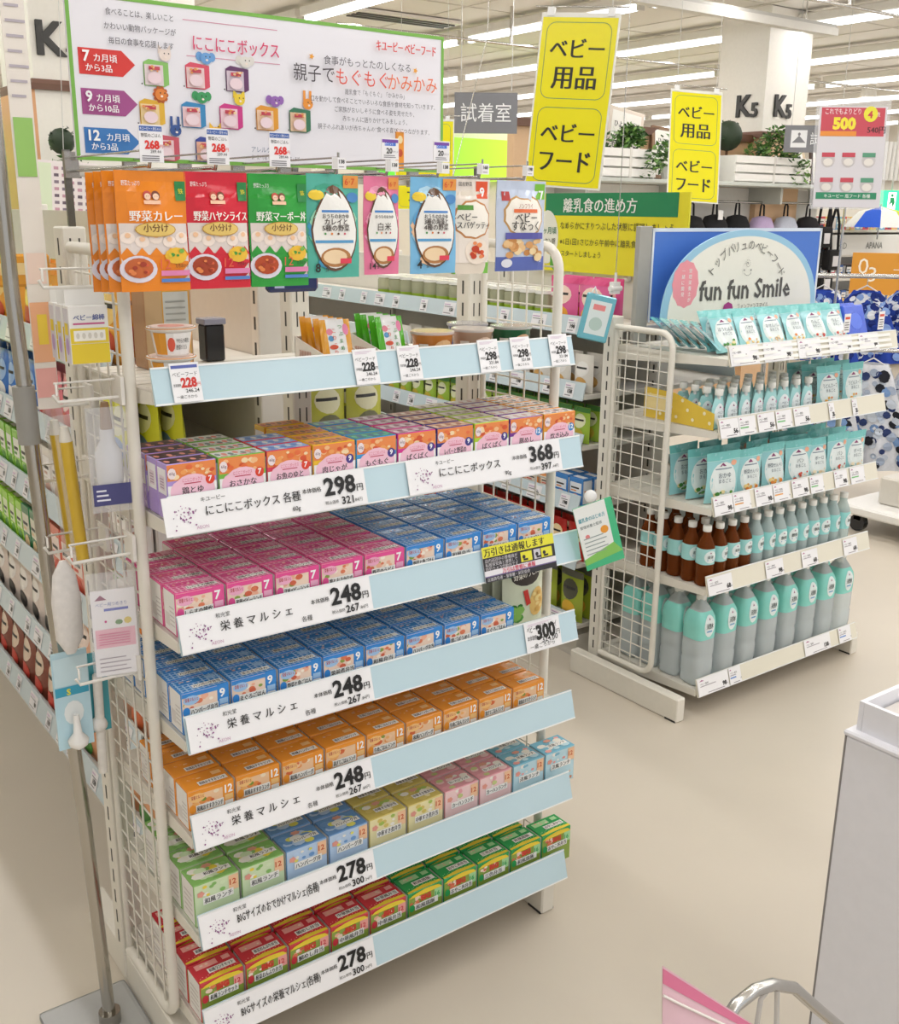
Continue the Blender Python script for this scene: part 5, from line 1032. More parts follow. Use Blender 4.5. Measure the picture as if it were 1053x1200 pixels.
# left gondola, aisle face
xa = .135; A = 'left gondola'
row(simple_bag('snack_bag', .15, .20, .03, '#F0A83A', '#F8D27A', '#C8502A', topc='#F29A2A'), xa, .74, 2.2, L1[5], .155, .06, 2, 'orange snack bag', 'top shelf of '+A, 'orange snack bags on the left gondola')
row(simple_bag('crimson_pouch', .10, .16, .025, '#8E2440', '#D04A6A', '#F0C8A8'), xa+.005, 1.75, 2.3, L1[5], .11, .05, 1, 'crimson snack pouch', 'top shelf of '+A, 'crimson pouches on the left gondola') if False else None
row(simple_bag('blue_pouch', .095, .16, .02, '#3F7AC8', '#9CC0E8', '#F2F0EA'), xa, 1.42, 2.2, L1[4], .10, .04, 2, 'blue pouch', 'fifth shelf of '+A, 'blue pouches on the left gondola')
row(simple_bag('coral_pouch', .10, .16, .02, '#E8808A', '#F6D8D4', '#D0483A'), xa, 1.10, 1.40, L1[4], .105, .04, 2, 'coral pouch', 'fifth shelf of '+A, 'coral pouches on the left gondola')
row(simple_bag('yellow_bag', .12, .17, .025, '#E4E44A', '#F0F0C8', '#7A9AC8'), xa, .72, 1.05, L1[4], .125, .05, 3, 'yellow bag', 'fifth shelf of '+A, 'yellow bags on the left gondola')
row(simple_box('green_carton', .07, .06, .15, '#8CCB4A', '#F0F2E4', '#5A9A3A'), xa, 1.45, 2.2, L1[3], .078, .06, 2, 'lime green carton', 'fourth shelf of '+A, 'lime green cartons on the left gondola')
row(simple_box('white_carton', .075, .06, .155, '#ECE4DC', '#F6F2EE', '#C8A090'), xa, .72, 1.43, L1[3], .083, .06, 2, 'white carton', 'fourth shelf of '+A, 'white cartons on the left gondola')
row(simple_box('lime_carton', .07, .06, .15, '#9CD83A', '#E8F4C8', '#5AA02A'), xa, 1.66, 2.2, L1[2], .078, .06, 2, 'bright lime carton', 'third shelf of '+A, 'bright lime cartons on the left gondola')
row(simple_box('dark_green_carton', .075, .06, .155, '#1E7A4A', '#E8E2CE', '#E8C89A'), xa, 1.42, 1.64, L1[2], .083, .06, 2, 'dark green carton', 'third shelf of '+A, 'dark green cartons on the left gondola')
row(simple_box('salmon_carton', .085, .06, .165, '#E4735E', '#F4DFD4', '#D8503A'), xa, 1.0, 1.40, L1[2], .095, .06, 2, 'salmon carton', 'third shelf of '+A, 'salmon cartons on the left gondola')
row(simple_bag('orange_pouch', .11, .15, .02, '#F08A2E', '#F8E0B8', '#4A9A3A', topc='#7AB83A'), xa, .72, .98, L1[2], .12, .05, 2, 'orange pouch', 'third shelf of '+A, 'orange pouches on the left gondola')
row(simple_bag('pale_pouch', .12, .18, .02, '#E8D8CC', '#F2ECE4', '#3A3634'), xa, 1.35, 2.2, L1[1], .135, .05, 2, 'pale cream pouch', 'second shelf of '+A, 'pale cream pouches on the left gondola')
row(simple_bag('peach_bag', .13, .19, .03, '#F0B898', '#F8E2D4', '#D86A3A'), xa, .74, 1.33, L1[1], .14, .06, 2, 'peach bag', 'second shelf of '+A, 'peach bags on the left gondola')
row(simple_bag('brown_bag', .13, .19, .03, '#8A4A3A', '#E8D0B8', '#C83A2A'), xa, 1.25, 2.3, L1[0], .14, .06, 2, 'dark brown bag', 'bottom shelf of '+A, 'dark brown bags on the left gondola')
row(simple_bag('vegetable_bag', .14, .20, .035, '#E8A87A', '#F2E8D8', '#4A8A3A', topc='#C85A3A'), xa, .74, 1.23, L1[0], .15, .07, 2, 'orange and green bag', 'bottom shelf of '+A, 'orange and green bags on the left gondola')
# far side of the left gondola, seen through the front rack
for z, c, n_ in ((L1[4], '#B8B84A', 'olive bag'), (L1[3], '#8A8A92', 'grey bag'), (L1[2], '#A89A84', 'taupe bag')):
    p_ = simple_bag(n_.replace(' ', '_'), .11, .16, .03, c, '#D8D4B0', '#6A6A4A'); k_ = 0
    for x in (.60, .715, .83):
        for y in (.74, .84): p_.place((x, y, z+.0215), (0,0,rnd(-.1,.1)), '%s, %s of six at the near end of left gondola' % (n_, ordn(k_)), n_+'s at the end of the left gondola'); k_ += 1
# right gondola
xb = 1.95; A = 'right gondola'
def roll_tub():
    b = B(); b.lathe([(.04,0),(.04,.09),(.036,.1)], M('#D8D8B8','clear'), (0,0,0), 14); a = None; b.lathe([(.0405,.01),(.0405,.05)], M('#9AB83A','film'), (0,0,0), 14, cap=False); b.lathe([(.041,.1),(.041,.112)], M('#F0EEE6','gloss'), (0,0,0), 14); return Proto(tag(b.obj('snack_jar'), 'x', 'jar'))
row(roll_tub(), xb, 1.30, 2.5, L2[5], .09, .082, 2, 'yellow-green snack jar', 'top shelf of '+A, 'yellow-green jars on the right gondola')
row(simple_bag('pink_bag', .15, .17, .03, '#E86AA0', '#F8D8C8', '#F0A83A', topc='#E8508A'), xb, 1.12, 1.28, L2[5], .155, .06, 2, 'pink snack bag', 'top shelf of '+A, 'pink bags on the right gondola')
row(simple_bag('white_snack_bag', .095, .135, .022, '#ECE6DC', '#F6F2EC', '#D8A860'), xb, 1.15, 2.4, L2[4], .115, .05, 2, 'white baby snack bag', 'fifth shelf of '+A, 'white snack bags on the right gondola')
row(simple_bag('green_veg_bag', .085, .13, .022, '#A8C84A', '#E8EAC0', '#C8B03A', topc='#4A8A3A'), xb, 1.15, 2.4, L2[3], .095, .05, 2, 'green vegetable pouch', 'fourth shelf of '+A, 'green pouches on the right gondola')
row(simple_box('meal_box', .08, .05, .085, '#E89A5A', '#F6E6D4', '#D0483A'), xb, 1.30, 2.4, L2[2], .09, .05, 2, 'orange meal box', 'third shelf of '+A, 'orange meal boxes on the right gondola')
row(simple_box('blue_meal_box', .07, .05, .10, '#4A8AD0', '#E8EEF4', '#E89A5A'), xb, 1.14, 1.28, L2[2], .08, .05, 2, 'blue meal box', 'third shelf of '+A, 'blue meal boxes on the right gondola')
row(simple_bag('red_pouch', .09, .14, .02, '#C8362E', '#F4D8A8', '#F0A83A'), xb, 1.15, 2.4, L2[1], .10, .05, 2, 'red pouch', 'second shelf of '+A, 'red pouches on the right gondola')
row(simple_bag('tall_green_pouch', .12, .20, .025, '#A8B83A', '#5A5A4A', '#E8B83A', topc='#6A6A5A'), xb, 1.16, 2.3, L2[0], .145, .05, 2, 'tall green custard pouch', 'bottom shelf of '+A, 'tall green pouches on the right gondola')

# ================================================================== HANGING SIGNS
def hang_sign(label, c, yaw, pitch, roll, w=.25, h=.52, wires=None, up=3.4):
    t = thing('hanging_sign', label, 'sign', c, (0,0,0)); R_ = Matrix.Rotation(yaw, 3, 'Z') @ Matrix.Rotation(pitch, 3, 'X') @ Matrix.Rotation(roll, 3, 'Y')
    t.rotation_euler = R_.to_euler()
    b = B(); b.box(-w/2-.006, -.0015, -h/2-.006, w/2+.006, .0015, h/2+.014, M('#E9E8E0', 'gloss')); b.obj('clear_sleeve', t)
    a = Art(); a.rect(-w/2, -h/2, w, h, '#EDE21E', 0, 'gloss')
    for z_ in (.0, -h/2+.0): a.frame(-w/2+.016, z_+.012, w-.032, h/2-.026, .0022, '#6A8A5A', 1, .03)
    b = B(); a.put(b, plane((0,-.0018,0), (1,0,0), (0,0,1)), .0005); b.obj('yellow_sheet', t)
    a = Art(); K = '#2B2B20'
    for l1, l2, z_ in (('ベビー', '用品', .0), ('ベビー', 'フード', -h/2)):
        a.text(l1, 0, z_+h*.27, .068, K, 2, al='c', maxw=w*.72, bold=.045); a.text(l2, 0, z_+h*.095, .078, K, 2, al='c', maxw=w*.68, bold=.045)
    b = B(); a.put(b, plane((0,-.0018,0), (1,0,0), (0,0,1)), .0006); b.obj('lettering', t)
    for sx in (-w*.4, w*.4):
        b = B(); b.box(sx-.012, -.006, h/2+.004, sx+.012, .006, h/2+.03, M('#F0F0EE','gloss')); b.obj('clip', t)
    b = B(); b.tube([(-w*.62,0,h/2+.032),(w*.62,0,h/2+.032)], .003, M('#C0BEB8','metal'), 6); b.obj('hanger_bar', t)
    inv = R_.inverted(); dz = up-c[2]-h/2; e = inv @ Vector((0,0,dz))
    for sx in (-w*.4, w*.4):
        b = B(); b.tube([(sx,0,h/2+.032), (sx+e.x, e.y, h/2+.032+e.z-.03)], .0015, M('#C9C7C2','paint'), 5); b.obj('wire', t)
hang_sign('large yellow hanging sign with black lettering, the nearer and bigger of two', (1.878, 1.139, 1.975), math.radians(-58), math.radians(-4), math.radians(3.6))
hang_sign('smaller yellow hanging sign in front of the white pillar, the farther of two', (3.562, 2.095, 1.943), math.radians(-28.4), math.radians(-13.8), math.radians(3.2))
hang_sign('yellow hanging sign half hidden behind right end of the promotion board', (3.35, 4.1, 1.90), math.radians(-45), 0, 0, .36, .52)
# G2 header board
t = thing('guide_board', 'wide yellow and green weaning guide board above the right gondola', 'sign board', (2.325, 1.0, 1.405))
b = B(); b.box(0, .0, .0, .008, .82, .30, M('#EFE32A')); b.obj('panel', t); Fg = plane((0, .82, 0), (0,-1,0), (0,0,1)); a = Art(); Wg, Hg = .82, .30
a.rect(.06, .215, .71, .085, '#1F8A56', 0); a.rect(.0, 0, Wg, .0, '#EFE32A', 0) if False else None
a.ell(.075, .13, .068, .105, '#F4F2E4', 1, 24); a.poly([(.10,.02),(.125,.0),(.13,.008),(.10,.07)], '#5AA83A', 3); a.ell(.095,.075,.02,.012,'#F0C03A',4,10)
b = B(); a.put(b, lambda u, v, d: Fg(u, v, d), .0006); b.obj('print', t)
a = Art(); a.text('離乳食の進め方', .17, .232, .058, '#F7F7F0', 3, maxw=.40, bold=.04); a.text('なめらかにすりつぶした状態に調理しましょう', .155, .165, .032, '#3A3A2A', 3, maxw=.60); a.text('※1日1回1さじから午前中に離乳食を', .155, .105, .028, '#3A3A2A', 3, maxw=.48); a.text('スタートしましょう', .165, .06, .026, '#3A3A2A', 3, maxw=.24)
a.text('5·6ヶ月頃', .018, .145, .030, '#2A7A56', 3, maxw=.115, bold=.02); a.text('ゴックン期', .022, .105, .026, '#3A3A2A', 3, maxw=.105)
b = B(); a.put(b, lambda u, v, d: Fg(u, v, d+.0008), .0006); b.obj('lettering', t)
for y in (.3, .62):
    b = B(); b.box(.009, y-.012, -.02, .026, y+.012, .24, M('#D8D3C8','paint')); b.obj('bracket', t)

# clear acrylic poster on a thin stand behind the drinks rack
t = thing('acrylic_poster', 'clear acrylic price poster with red banner on a thin stand at upper right', 'poster', (3.044, .876, 1.848)); R_ = Matrix.Rotation(math.radians(-37.9), 3, 'Z') @ Matrix.Rotation(math.radians(-5.5), 3, 'X'); t.rotation_euler = R_.to_euler()
w, h = .265, .375; b = B(); b.box(-w/2-.004,-.003,-h/2-.006,w/2+.004,-.001,h/2+.012,M('#F2F2F4','vinyl')); b.obj('acrylic_sleeve', t)
a = Art(); a.rect(-w/2+.008,-h/2,w-.016,h-.014,'#DAD6DA',0,'gloss'); a.rect(-w/2+.016,h*.18,w-.032,h*.27,'#C84A58',1); a.rect(-w/2+.016,h*.18,w*.5,.018,'#E8923A',2); a.ell(w*.24,h*.39,.026,.028,'#E8E03A',2,14)
for j in range(2):
    for i in range(3):
        x, z = -w/2+.028+i*.075, -h*.05-j*.09; a.ell(x+.024, z, .026, .026, '#C8C2C2', 1, 14); a.rect(x, z+.012, .048, .016, ['#C84A58','#C84A58','#5A9A7A'][i], 2); a.ell(x+.024, z-.006, .018, .014, '#E6E0D8', 3, 12)
a.rect(-w/2+.016,-h*.42,w-.04,.024,'#2E8A62',1); b = B(); a.put(b, plane((0,-.0005-.003,0),(1,0,0),(0,0,1)), .0004); b.box(-w/2+.008,-.0012,-h/2,w/2-.008,.001,h/2-.014,M('#DAD6DA')); b.obj('printed_sheet', t)
a = Art(); a.text('これでもよりどり', -w/2+.03, h*.39, .024, '#F7F0F0', 3, maxw=.13); a.text('4', w*.20, h*.355, .034, '#C83A4A', 4, bold=.04); a.text('点', w*.31, h*.37, .018, '#F7F0F0', 3); a.text('500', -w/2+.06, h*.25, .055, '#F2E03A', 3, maxw=.11, bold=.06); a.text('540円', w*.46, h*.215, .028, '#3A2A2A', 3, al='r', bold=.03); a.text('キユーピー 瓶フード 各種', 0, -h*.405, .015, '#F4F6F2', 3, al='c', maxw=.19)
b = B(); a.put(b, plane((0,-.0036,0),(1,0,0),(0,0,1)), .0004); b.obj('lettering', t)
b = B(); e = R_.inverted() @ Vector((0, 0, -1)); b.tube([(0,.004,-h/2+.02), (e.x*.20, .004+e.y*.20, -h/2-.20), (e.x*1.64, .004+e.y*1.64, -h/2+.0+e.z*1.64)], .005, M('#C8C6C2','metal'), 8); b.obj('pole', t)
b = B(); b.tube([(e.x*1.655,.004+e.y*1.655,-h/2+e.z*1.655), (e.x*1.65,.004+e.y*1.65,-h/2+e.z*1.64)], .10, M('#C8C6C2','paint'), 18); b.obj('stand_base', t)
# hanging wires near the two signs
rods('hanging_wire', 'thin wire with white clip hanging from ceiling beside the drinks rack board', [[(1.985, 1.0, 3.42), (1.985, 1.0, 1.44)]], .0016, cat='wire')
b = B(); b.box(-.02,-.012,-.03,.012,.008,.01,M('#EFEDE8','gloss')); b.tube([(0,0,.0),(.0,0,.04)], .005, M('#EFEDE8','gloss'), 6); b.tube([(-.03,-.006,-.012),(.02,-.006,-.012)], .010, M('#EFEDE8','gloss'), 8); tag(b.obj('wire_clip', None, (1.985, 1.0, 1.40)), 'white plastic clip at the lower end of the hanging wire', 'clip')
rods('hanging_wire', 'thin slanting wire rising from hooks beside the promotion board', [[(1.30, 1.0, 1.72), (1.42, 1.0, 2.12)], [(1.42,1.0,2.12),(1.44,1.0,3.42)]], .0014, cat='wire')

# grey fitting room signs
def grey_sign(label, c, w, h, icon, up=3.42):
    t = thing('fitting_room_sign', label, 'sign', c, (0,0,math.radians(-38))); b = B(); b.box(-w/2,-.01,-h/2,w/2,.01,h/2,M('#7C7C80','paint')); b.obj('panel', t)
    a = Art(); 
    if icon: a.rect(-w*.40,-h*.32,h*.62,h*.64,'#E9E9EA',0); a.poly([(-w*.38,-h*.15),(-w*.40+h*.31,h*.12),(-w*.40+h*.58,-h*.15)],'#7C7C80',1); a.ell(-w*.40+h*.31,h*.17,.012,.014,'#7C7C80',2,8)
    a.text('試着室', -w*.40+(h*.75 if icon else 0), -h*.18, h*.50, '#F0F0F0', 2, maxw=w*.55 if icon else w*.8); b = B(); a.put(b, plane((0,-.0104,0),(1,0,0),(0,0,1)), .001); b.obj('lettering', t)
    for sx in (-w*.4, w*.4): b = B(); b.tube([(sx,0,h/2),(sx,0,up-c[2])], .003, M('#C9C7C2','paint'), 5); b.obj('wire', t)
grey_sign('grey fitting room sign hanging just right of the promotion board', (4.45, 4.9, 2.32), .46, .28, False)
grey_sign('grey fitting room sign with hanger icon right of the white pillar', (7.62, 4.35, 2.26), .52, .22, True)

# ================================================================== DISTANT WALL SHELF: PLANTERS, FRAMES, BACKPACKS
def foliage(b, c, r, n, seed, cols=('#4F7A3A','#6A9A4A','#3A5F2E','#8AB45A'), leaf=.045, sz=1.0):
    rr = random.Random(seed)
    for k in range(n):
        th, ph = rr.uniform(0, 6.28), math.acos(rr.uniform(-.6, 1)); q = r*rr.uniform(.55, 1); p = Vector((c[0]+q*math.sin(ph)*math.cos(th), c[1]+q*math.sin(ph)*math.sin(th)*.7, c[2]+q*math.cos(ph)*sz))
        a_, e_ = rr.uniform(0, 6.28), rr.uniform(-.8, .8); u = Vector((math.cos(a_)*math.cos(e_), math.sin(a_)*math.cos(e_), math.sin(e_))); v = u.cross(Vector((rr.uniform(-1,1), rr.uniform(-1,1), 1))).normalized()
        L = leaf*rr.uniform(.6, 1.2); b.add([p-u*L*.5, p+v*L*.22, p+u*L*.5, p-v*L*.22], [(0,1,2,3)], M(cols[k % len(cols)], 'leaf'))
def plant(name, label, loc, pot, fol, seed, leaf=.05):
    t = thing(name, label, 'potted plant', loc); b = B(); pot(b); b.obj('pot', t); b = B(); fol(b, seed, leaf); f = b.obj('foliage', t); f['kind'] = 'stuff'; return t
whitepot = lambda r, h: (lambda b: b.lathe([(r*.7,0),(r,h*.9),(r*1.05,h),(r*.9,h)], M('#EFEDE8','paint'), (0,0,0), 16))
sz_ = 1.897
def topiary(name, label, loc, r=.15):
    t = thing(name, label, 'topiary', loc); b = B(); whitepot(.10,.13)(b); b.obj('pot', t); b = B(); b.tube([(0,0,.1),(0,0,.32)], .012, M('#6A4A34','matte'), 6); b.obj('trunk', t)
    b = B(); b.ball((0,0,.40), r*.86, M('#2E4028','leaf'), 14, 9); foliage(b, (0,0,.40), r*.98, 260, 5, ('#34502C','#263A20','#3F5F34'), .035); b.obj('clipped_ball', t)
topiary('topiary', 'round clipped topiary ball in a small white pot by the right pillar', (7.24, 4.985, sz_))
def crate_planter(x0, x1, label, seed, high=.24):
    t = thing('crate_planter', label, 'planter', ((x0+x1)/2, 4.77, sz_)); w = (x1-x0)/2
    for k in range(3):
        b = B(); b.box(-w, -.12, .01+k*.075, w, -.105, .07+k*.075, M('#F1EEE8','paint')); b.obj('slat', t)
    b = B(); b.box(-w,-.105,.0,-w+.015,.1,.22,M('#E9E6DF','paint')); b.box(w-.015,-.105,.0,w,.1,.22,M('#E9E6DF','paint')); b.box(-w,.085,0,w,.1,.22,M('#E9E6DF','paint')); b.box(-.012,-.125,0,.012,-.119,.23,M('#E4E0D8','paint')); b.obj('frame', t)
    b = B(); foliage(b, (w*.35,0,.30), high, 420, seed, leaf=.075, sz=.85); foliage(b, (-w*.2,0,.25), .14, 120, seed+1, leaf=.06); foliage(b, (w*.7,-.14,.08), .12, 90, seed+3, leaf=.06, sz=1.3); f = b.obj('foliage', t); f['kind'] = 'stuff'
crate_planter(6.98, 8.02, 'wide white slatted planter crate with bushy greenery beside the topiary', 11)
plant('small_plant', 'small bright green plant in a white pot left of the planter crate', (6.78, 4.80, sz_), whitepot(.08,.13), lambda b, s, l: foliage(b, (0,0,.20), .12, 130, s, ('#7AC04A','#5AA03A','#8AD05A'), .05), 3)
crate_planter(5.42, 6.0, 'smaller white slatted planter crate behind the large yellow sign', 21, .14)
plant('trailing_plant', 'dark green trailing plant between the two framed menus', (6.27, 4.76, sz_), whitepot(.08,.12), lambda b, s, l: foliage(b, (0,0,.18), .19, 240, s, leaf=.07), 8)
topiary('topiary', 'round clipped topiary ball half hidden behind the first framed menu', (5.62, 4.985, sz_), .12)
def menu_frame(label, x, y, z, w, h, tilt, lean, fc):
    t = thing('menu_frame', label, 'framed menu', (x, y, z), (math.radians(-lean), math.radians(tilt), math.radians(-8))); b = B(); b.box(-w/2,-.012,0,w/2,.01,h,M(fc,'paint')); b.obj('frame', t)
    a = Art(); a.rect(-w/2+.03,.03,w-.06,h-.06,'#F4F0E8',0)
    for k in range(5): a.text('ひよこ♥♥', -w/2+.06, .07+k*(h-.14)/5, (h-.1)*.12, '#3A3634', 2, maxw=w-.12, bold=.02)
    b = B(); a.put(b, plane((0,-.0125,0),(1,0,0),(0,0,1)), .001); b.obj('printed_sheet', t)
menu_frame('tall pale framed menu leaning in the smaller planter crate', 5.93, 5.0, sz_+.002, .36, .56, 10, 6, '#E6D8C8')
menu_frame('brown framed menu leaning beside the trailing plant', 6.56, 4.99, sz_+.002, .44, .44, 5, 12, '#8A6A4E')
menu_frame('light wood framed menu leaning at right of the planter crate', 8.24, 4.95, sz_+.002, .34, .48, -14, 12, '#DCC8A8')
menu_frame('dark framed menu at the right end of the wall shelf', 8.60, 4.97, sz_+.002, .22, .48, 0, 8, '#4A3A34')
def backpack(label, x, z, c, s=1.0, strap='#1E1C1E', y=4.90):
    t = thing('backpack', label, 'backpack', (x, y, z)); fb = M(c, 'fabric'); b = B()
    b.lathe([(.06*s,-.40*s),(.15*s,-.38*s),(.165*s,-.25*s),(.155*s,-.10*s),(.11*s,-.02*s),(.03*s,0)], fb, (0,0,0), 18, 2.6, True, 1, .62); b.obj('bag_body', t)
    b = B(); b.lathe([(.10*s,-.36*s),(.115*s,-.34*s),(.11*s,-.20*s),(.06*s,-.16*s)], fb, (0,-.055*s,0), 14, 3, True, 1, .6); b.obj('front_pocket', t)
    b = B(); b.tube([(-.03,0,-.01),(-.022,0,.09),(0,0,.12),(.022,0,.09),(.03,0,-.01)], .009, M(strap,'fabric'), 6); b.obj('carry_handle', t)
    b = B(); b.box(-.03*s,-.130*s,-.24*s,.03*s,-.120*s,-.21*s,M('#C9C6CC','print')); b.obj('badge', t)
for i, (x, z, c, l) in enumerate(((6.74, 1.66, '#1C1B1E', 'black backpack at the far left of the hanging row'), (7.045, 1.67, '#201F22', 'black backpack with a white tag, second in the hanging row'), (7.35, 1.67, '#1A191C', 'black backpack third in the hanging row'), (7.70, 1.66, '#C9B2D8', 'lilac backpack in the hanging row'), (8.05, 1.66, '#C8CCDA', 'pale silver backpack in the hanging row'), (8.39, 1.66, '#1C1B1E', 'black backpack at the right end of the hanging row'))):
    backpack(l, x, z-.045, c, .92)
rods('hanging_bar', 'grey bar under the wall shelf that carries the backpacks', [[(6.5, 4.90, 1.735), (9.0, 4.90, 1.735)]], .012, c='#B8B8B4')
for i, (x, z) in enumerate(((8.66, 1.52), (8.84, 1.30), (8.74, 1.08))):
    t = thing('shoulder_bag', 'black shoulder bag hanging on long straps, %s of three at the row end' % ['top', 'middle', 'lowest'][i], 'bag', (x, 4.90, z)); b = B(); b.cham(-.10,-.05,-.20,.10,.05,0,M('#1B1A1C','fabric'),.03,2); b.obj('bag_body', t)
    b = B(); b.tube([(-.09,0,-.02),(-.06,0,.25),(0,0,1.73-z)], .014, M('#1B1A1C','fabric'), 6); b.tube([(.09,0,-.02),(.07,0,.25),(0,0,1.73-z)], .014, M('#1B1A1C','fabric'), 6); b.obj('strap', t)
    b = B(); b.box(-.05,-.056,-.16,.04,-.05,-.06,M('#D9D6D8')); b.obj('tag', t)
b = B(); b.box(6.98,4.80,1.58,7.04,4.806,1.66,M('#F4F2F0')); tag(b.obj('white_tag'), 'white swing tag on the second black backpack', 'tag')
# flyers hanging at far left beside the promotion board
t = thing('flyer_sheet', 'pale pink and green printed flyer sheet hanging left of the orange pouches', 'flyer', (.78, 3.0, 1.54), (0, math.radians(3), math.radians(-10))); b = B(); b.box(-.10,-.002,0,.13,.002,.27,M('#F0E6E4')); b.obj('sheet', t); a = Art(); a.rect(-.10,.02,.05,.24,'#DCE8C8',0)
for i in range(5):
    for j in range(9): a.rect(-.04+.03*i,.02+.027*j,.018,.012,['#8A7A86','#6A5A66','#C89AA8'][(i+j) % 3],1)
b = B(); a.put(b, plane((0,-.0022,0),(1,0,0),(0,0,1)), .0005); b.obj('print', t); b = B(); b.tube([(0,0,.27),(0,0,1.86)], .0015, M('#C9C7C2','paint'), 5); b.obj('wire', t)
t = thing('far_shop_counter', 'far shop counter with brown front at the left behind the flyers', 'counter', (0.75, 5.0, 0)); b = B(); b.cham(-.5,-.2,0,.5,.3,1.45,M('#C98A5E','paint'),.01); b.obj('counter_body', t); b = B(); b.cham(-.55,-.25,1.45,.55,.35,1.5,M('#EDEAE4','paint'),.008); b.obj('counter_top', t)
t = thing('leafy_plant', 'dark leafy plant with round ball at left of the promotion board', 'potted plant', (1.42, 5.06, 1.60)); b = B(); b.lathe([(.06,0),(.09,.12),(.09,.14)], M('#E8E2DA','paint'), (0,0,0), 12); b.obj('pot', t); b = B(); b.ball((0,0,.40), .075, M('#2E4028','leaf'), 10, 7); foliage(b, (0,0,.40), .09, 120, 4, ('#34502C','#263A20'), .03); foliage(b, (0.03,0,.22), .12, 120, 6, leaf=.05); f = b.obj('foliage', t); f['kind'] = 'stuff'
b = B(); b.cham(1.10,4.9,1.57,2.4,5.28,1.60,M('#C8CCC4','paint'),.004); b.box(1.36,5.27,1.3,2.4,5.3,1.57,M('#C8CCC4','paint')); tag(b.obj('wall_shelf'), 'grey shelf on the left pillar carrying the leafy plant', 'shelf')
# exit sign and far right display
t = thing('exit_sign', 'green and white running man exit sign at far right', 'sign', (9.75, 4.9, 1.78), (0,0,math.radians(-40))); em = M('#35D98A','emit'); b = B(); b.box(-.12,-.03,-.10,.12,.03,.10,em); b.obj('sign_box', t); a = Art(); a.rect(-.04,-.09,.08,.17,'#F4FFF8',0,'emit'); a.ell(.0,.05,.014,.016,'#1FA860',2,8); a.poly([(-.02,.03),(.02,.03),(.03,-.02),(.015,-.07),(-.0,-.02),(-.03,-.06),(-.015,0)],'#1FA860',2); b = B(); a.put(b, plane((0,-.031,0),(1,0,0),(0,0,1)), .001); b.obj('pictogram', t); b = B(); b.tube([(0,0,.1),(0,0,1.64)], .01, M('#C9C7C2','paint'), 6); b.obj('hanging_rod', t)
t = thing('parasol_display', 'blue, lime and white children umbrella open on top of the far shelves', 'umbrella', (9.35, 4.75, 1.50)); n = 8
for k in range(n):
    a0, a1 = 2*math.pi*k/n, 2*math.pi*(k+1)/n; c = ['#2F62D8','#F2F2EE','#D8E83A','#F2F2EE'][k % 4]; b = B()
    vs = [(0,0,.22)]+[(r_*math.cos(q), r_*math.sin(q)*.7, z_) for r_, z_ in ((.25,.17),(.42,.02)) for q in (a0, a1)]; b.add(vs, [(0,1,2),(1,3,4,2)], M(c,'fabric'), True); b.obj('canopy_panel', t)
b = B(); b.tube([(0,0,.24),(0,0,-.10)], .008, M('#B8B8B8','metal'), 6); b.obj('shaft', t)
def far_shelf(name, label, x0, x1, y, depth, levels, top):
    t = thing(name, label, 'shelf unit', (x0, y, 0)); w = x1-x0; wm = M('#E6E2DA','paint'); b = B(); b.box(0,depth-.02,0,w,depth,top,wm); b.obj('back_panel', t)
    for x in (0, w): b = B(); b.cham(x-.02,0,0,x+.02,depth,top,wm,.004); b.obj('side_panel', t)
    for z in levels: b = B(); b.cham(.02,0,z,w-.02,depth-.02,z+.025,wm,.003); b.obj('shelf_board', t)
    return t
far_shelf('far_shelf', 'white far shelf unit of small goods below the umbrella', 8.75, 11.2, 5.0, .42, [.15,.45,.72,.98,1.22,1.46], 1.50)
rr = random.Random(3)
for q, z in enumerate((.175,.475,.745,1.005,1.245,1.485)):
    pals = ('#2A3A5A','#E8A0B0','#F2F0EE','#4A6AA8','#1E1E22','#D84A5A','#F0C87A','#8AB0D8'); ps = [simple_box('goods_box', .10, .10, .13, pals[(q+k) % 8], '#F2F0EE', pals[(q+k+3) % 8]) for k in range(3)]
    for k in range(18): ps[k % 3].place((8.86+.13*k, 5.12+rr.uniform(-.02,.02), z+.001), (0,0,rr.uniform(-.1,.1)), 'small %s goods box, %s from left on the %s level of far shelves' % (['dark','light','bright'][k % 3], ordn(k), ordn(q)), 'goods boxes on the far shelf unit')
b = B(); b.box(8.9,4.98,1.24,10.9,4.995,1.44,M('#ECEAE6','gloss')); a = Art(); a.text('KID', .15,.06,.09,'#7A7A78',0); a.text('APANA', .62,.06,.09,'#7A7A78',0,bold=.02); a.put(b, plane((8.9,4.979,1.24),(1,0,0),(0,0,1)), .001); tag(b.obj('shelf_banner'), 'white banner with thin grey lettering across the far shelves', 'banner')
# orange sign with white numbers
t = thing('number_sign', 'orange square sign with white number 03 at right edge', 'sign', (6.60, 2.95, 1.22), (0,0,math.radians(-50))); b = B(); b.box(-.19,-.008,-.15,.24,.008,.15,M('#D9952E')); b.obj('panel', t); a = Art(); a.text('0', -.145,-.0,.16,'#F6EBD8',0); a.text('3', -.07,-.055,.15,'#F6EBD8',0); a.rect(.10,.03,.10,.006,'#F6EBD8',0); a.rect(.10,-.02,.08,.005,'#F6EBD8',0); b = B(); a.put(b, plane((0,-.0085,0),(1,0,0),(0,0,1)), .001); b.obj('lettering', t); b = B(); b.tube([(0,.012,.15),(0,.012,-1.19)], .012, M('#B8B6B0','metal'), 8); b.obj('pole', t); b = B(); b.lathe([(.15,0),(.15,.015),(.02,.03)], M('#B8B6B0','paint'), (0,.012,-1.22), 16); b.obj('stand_base', t)
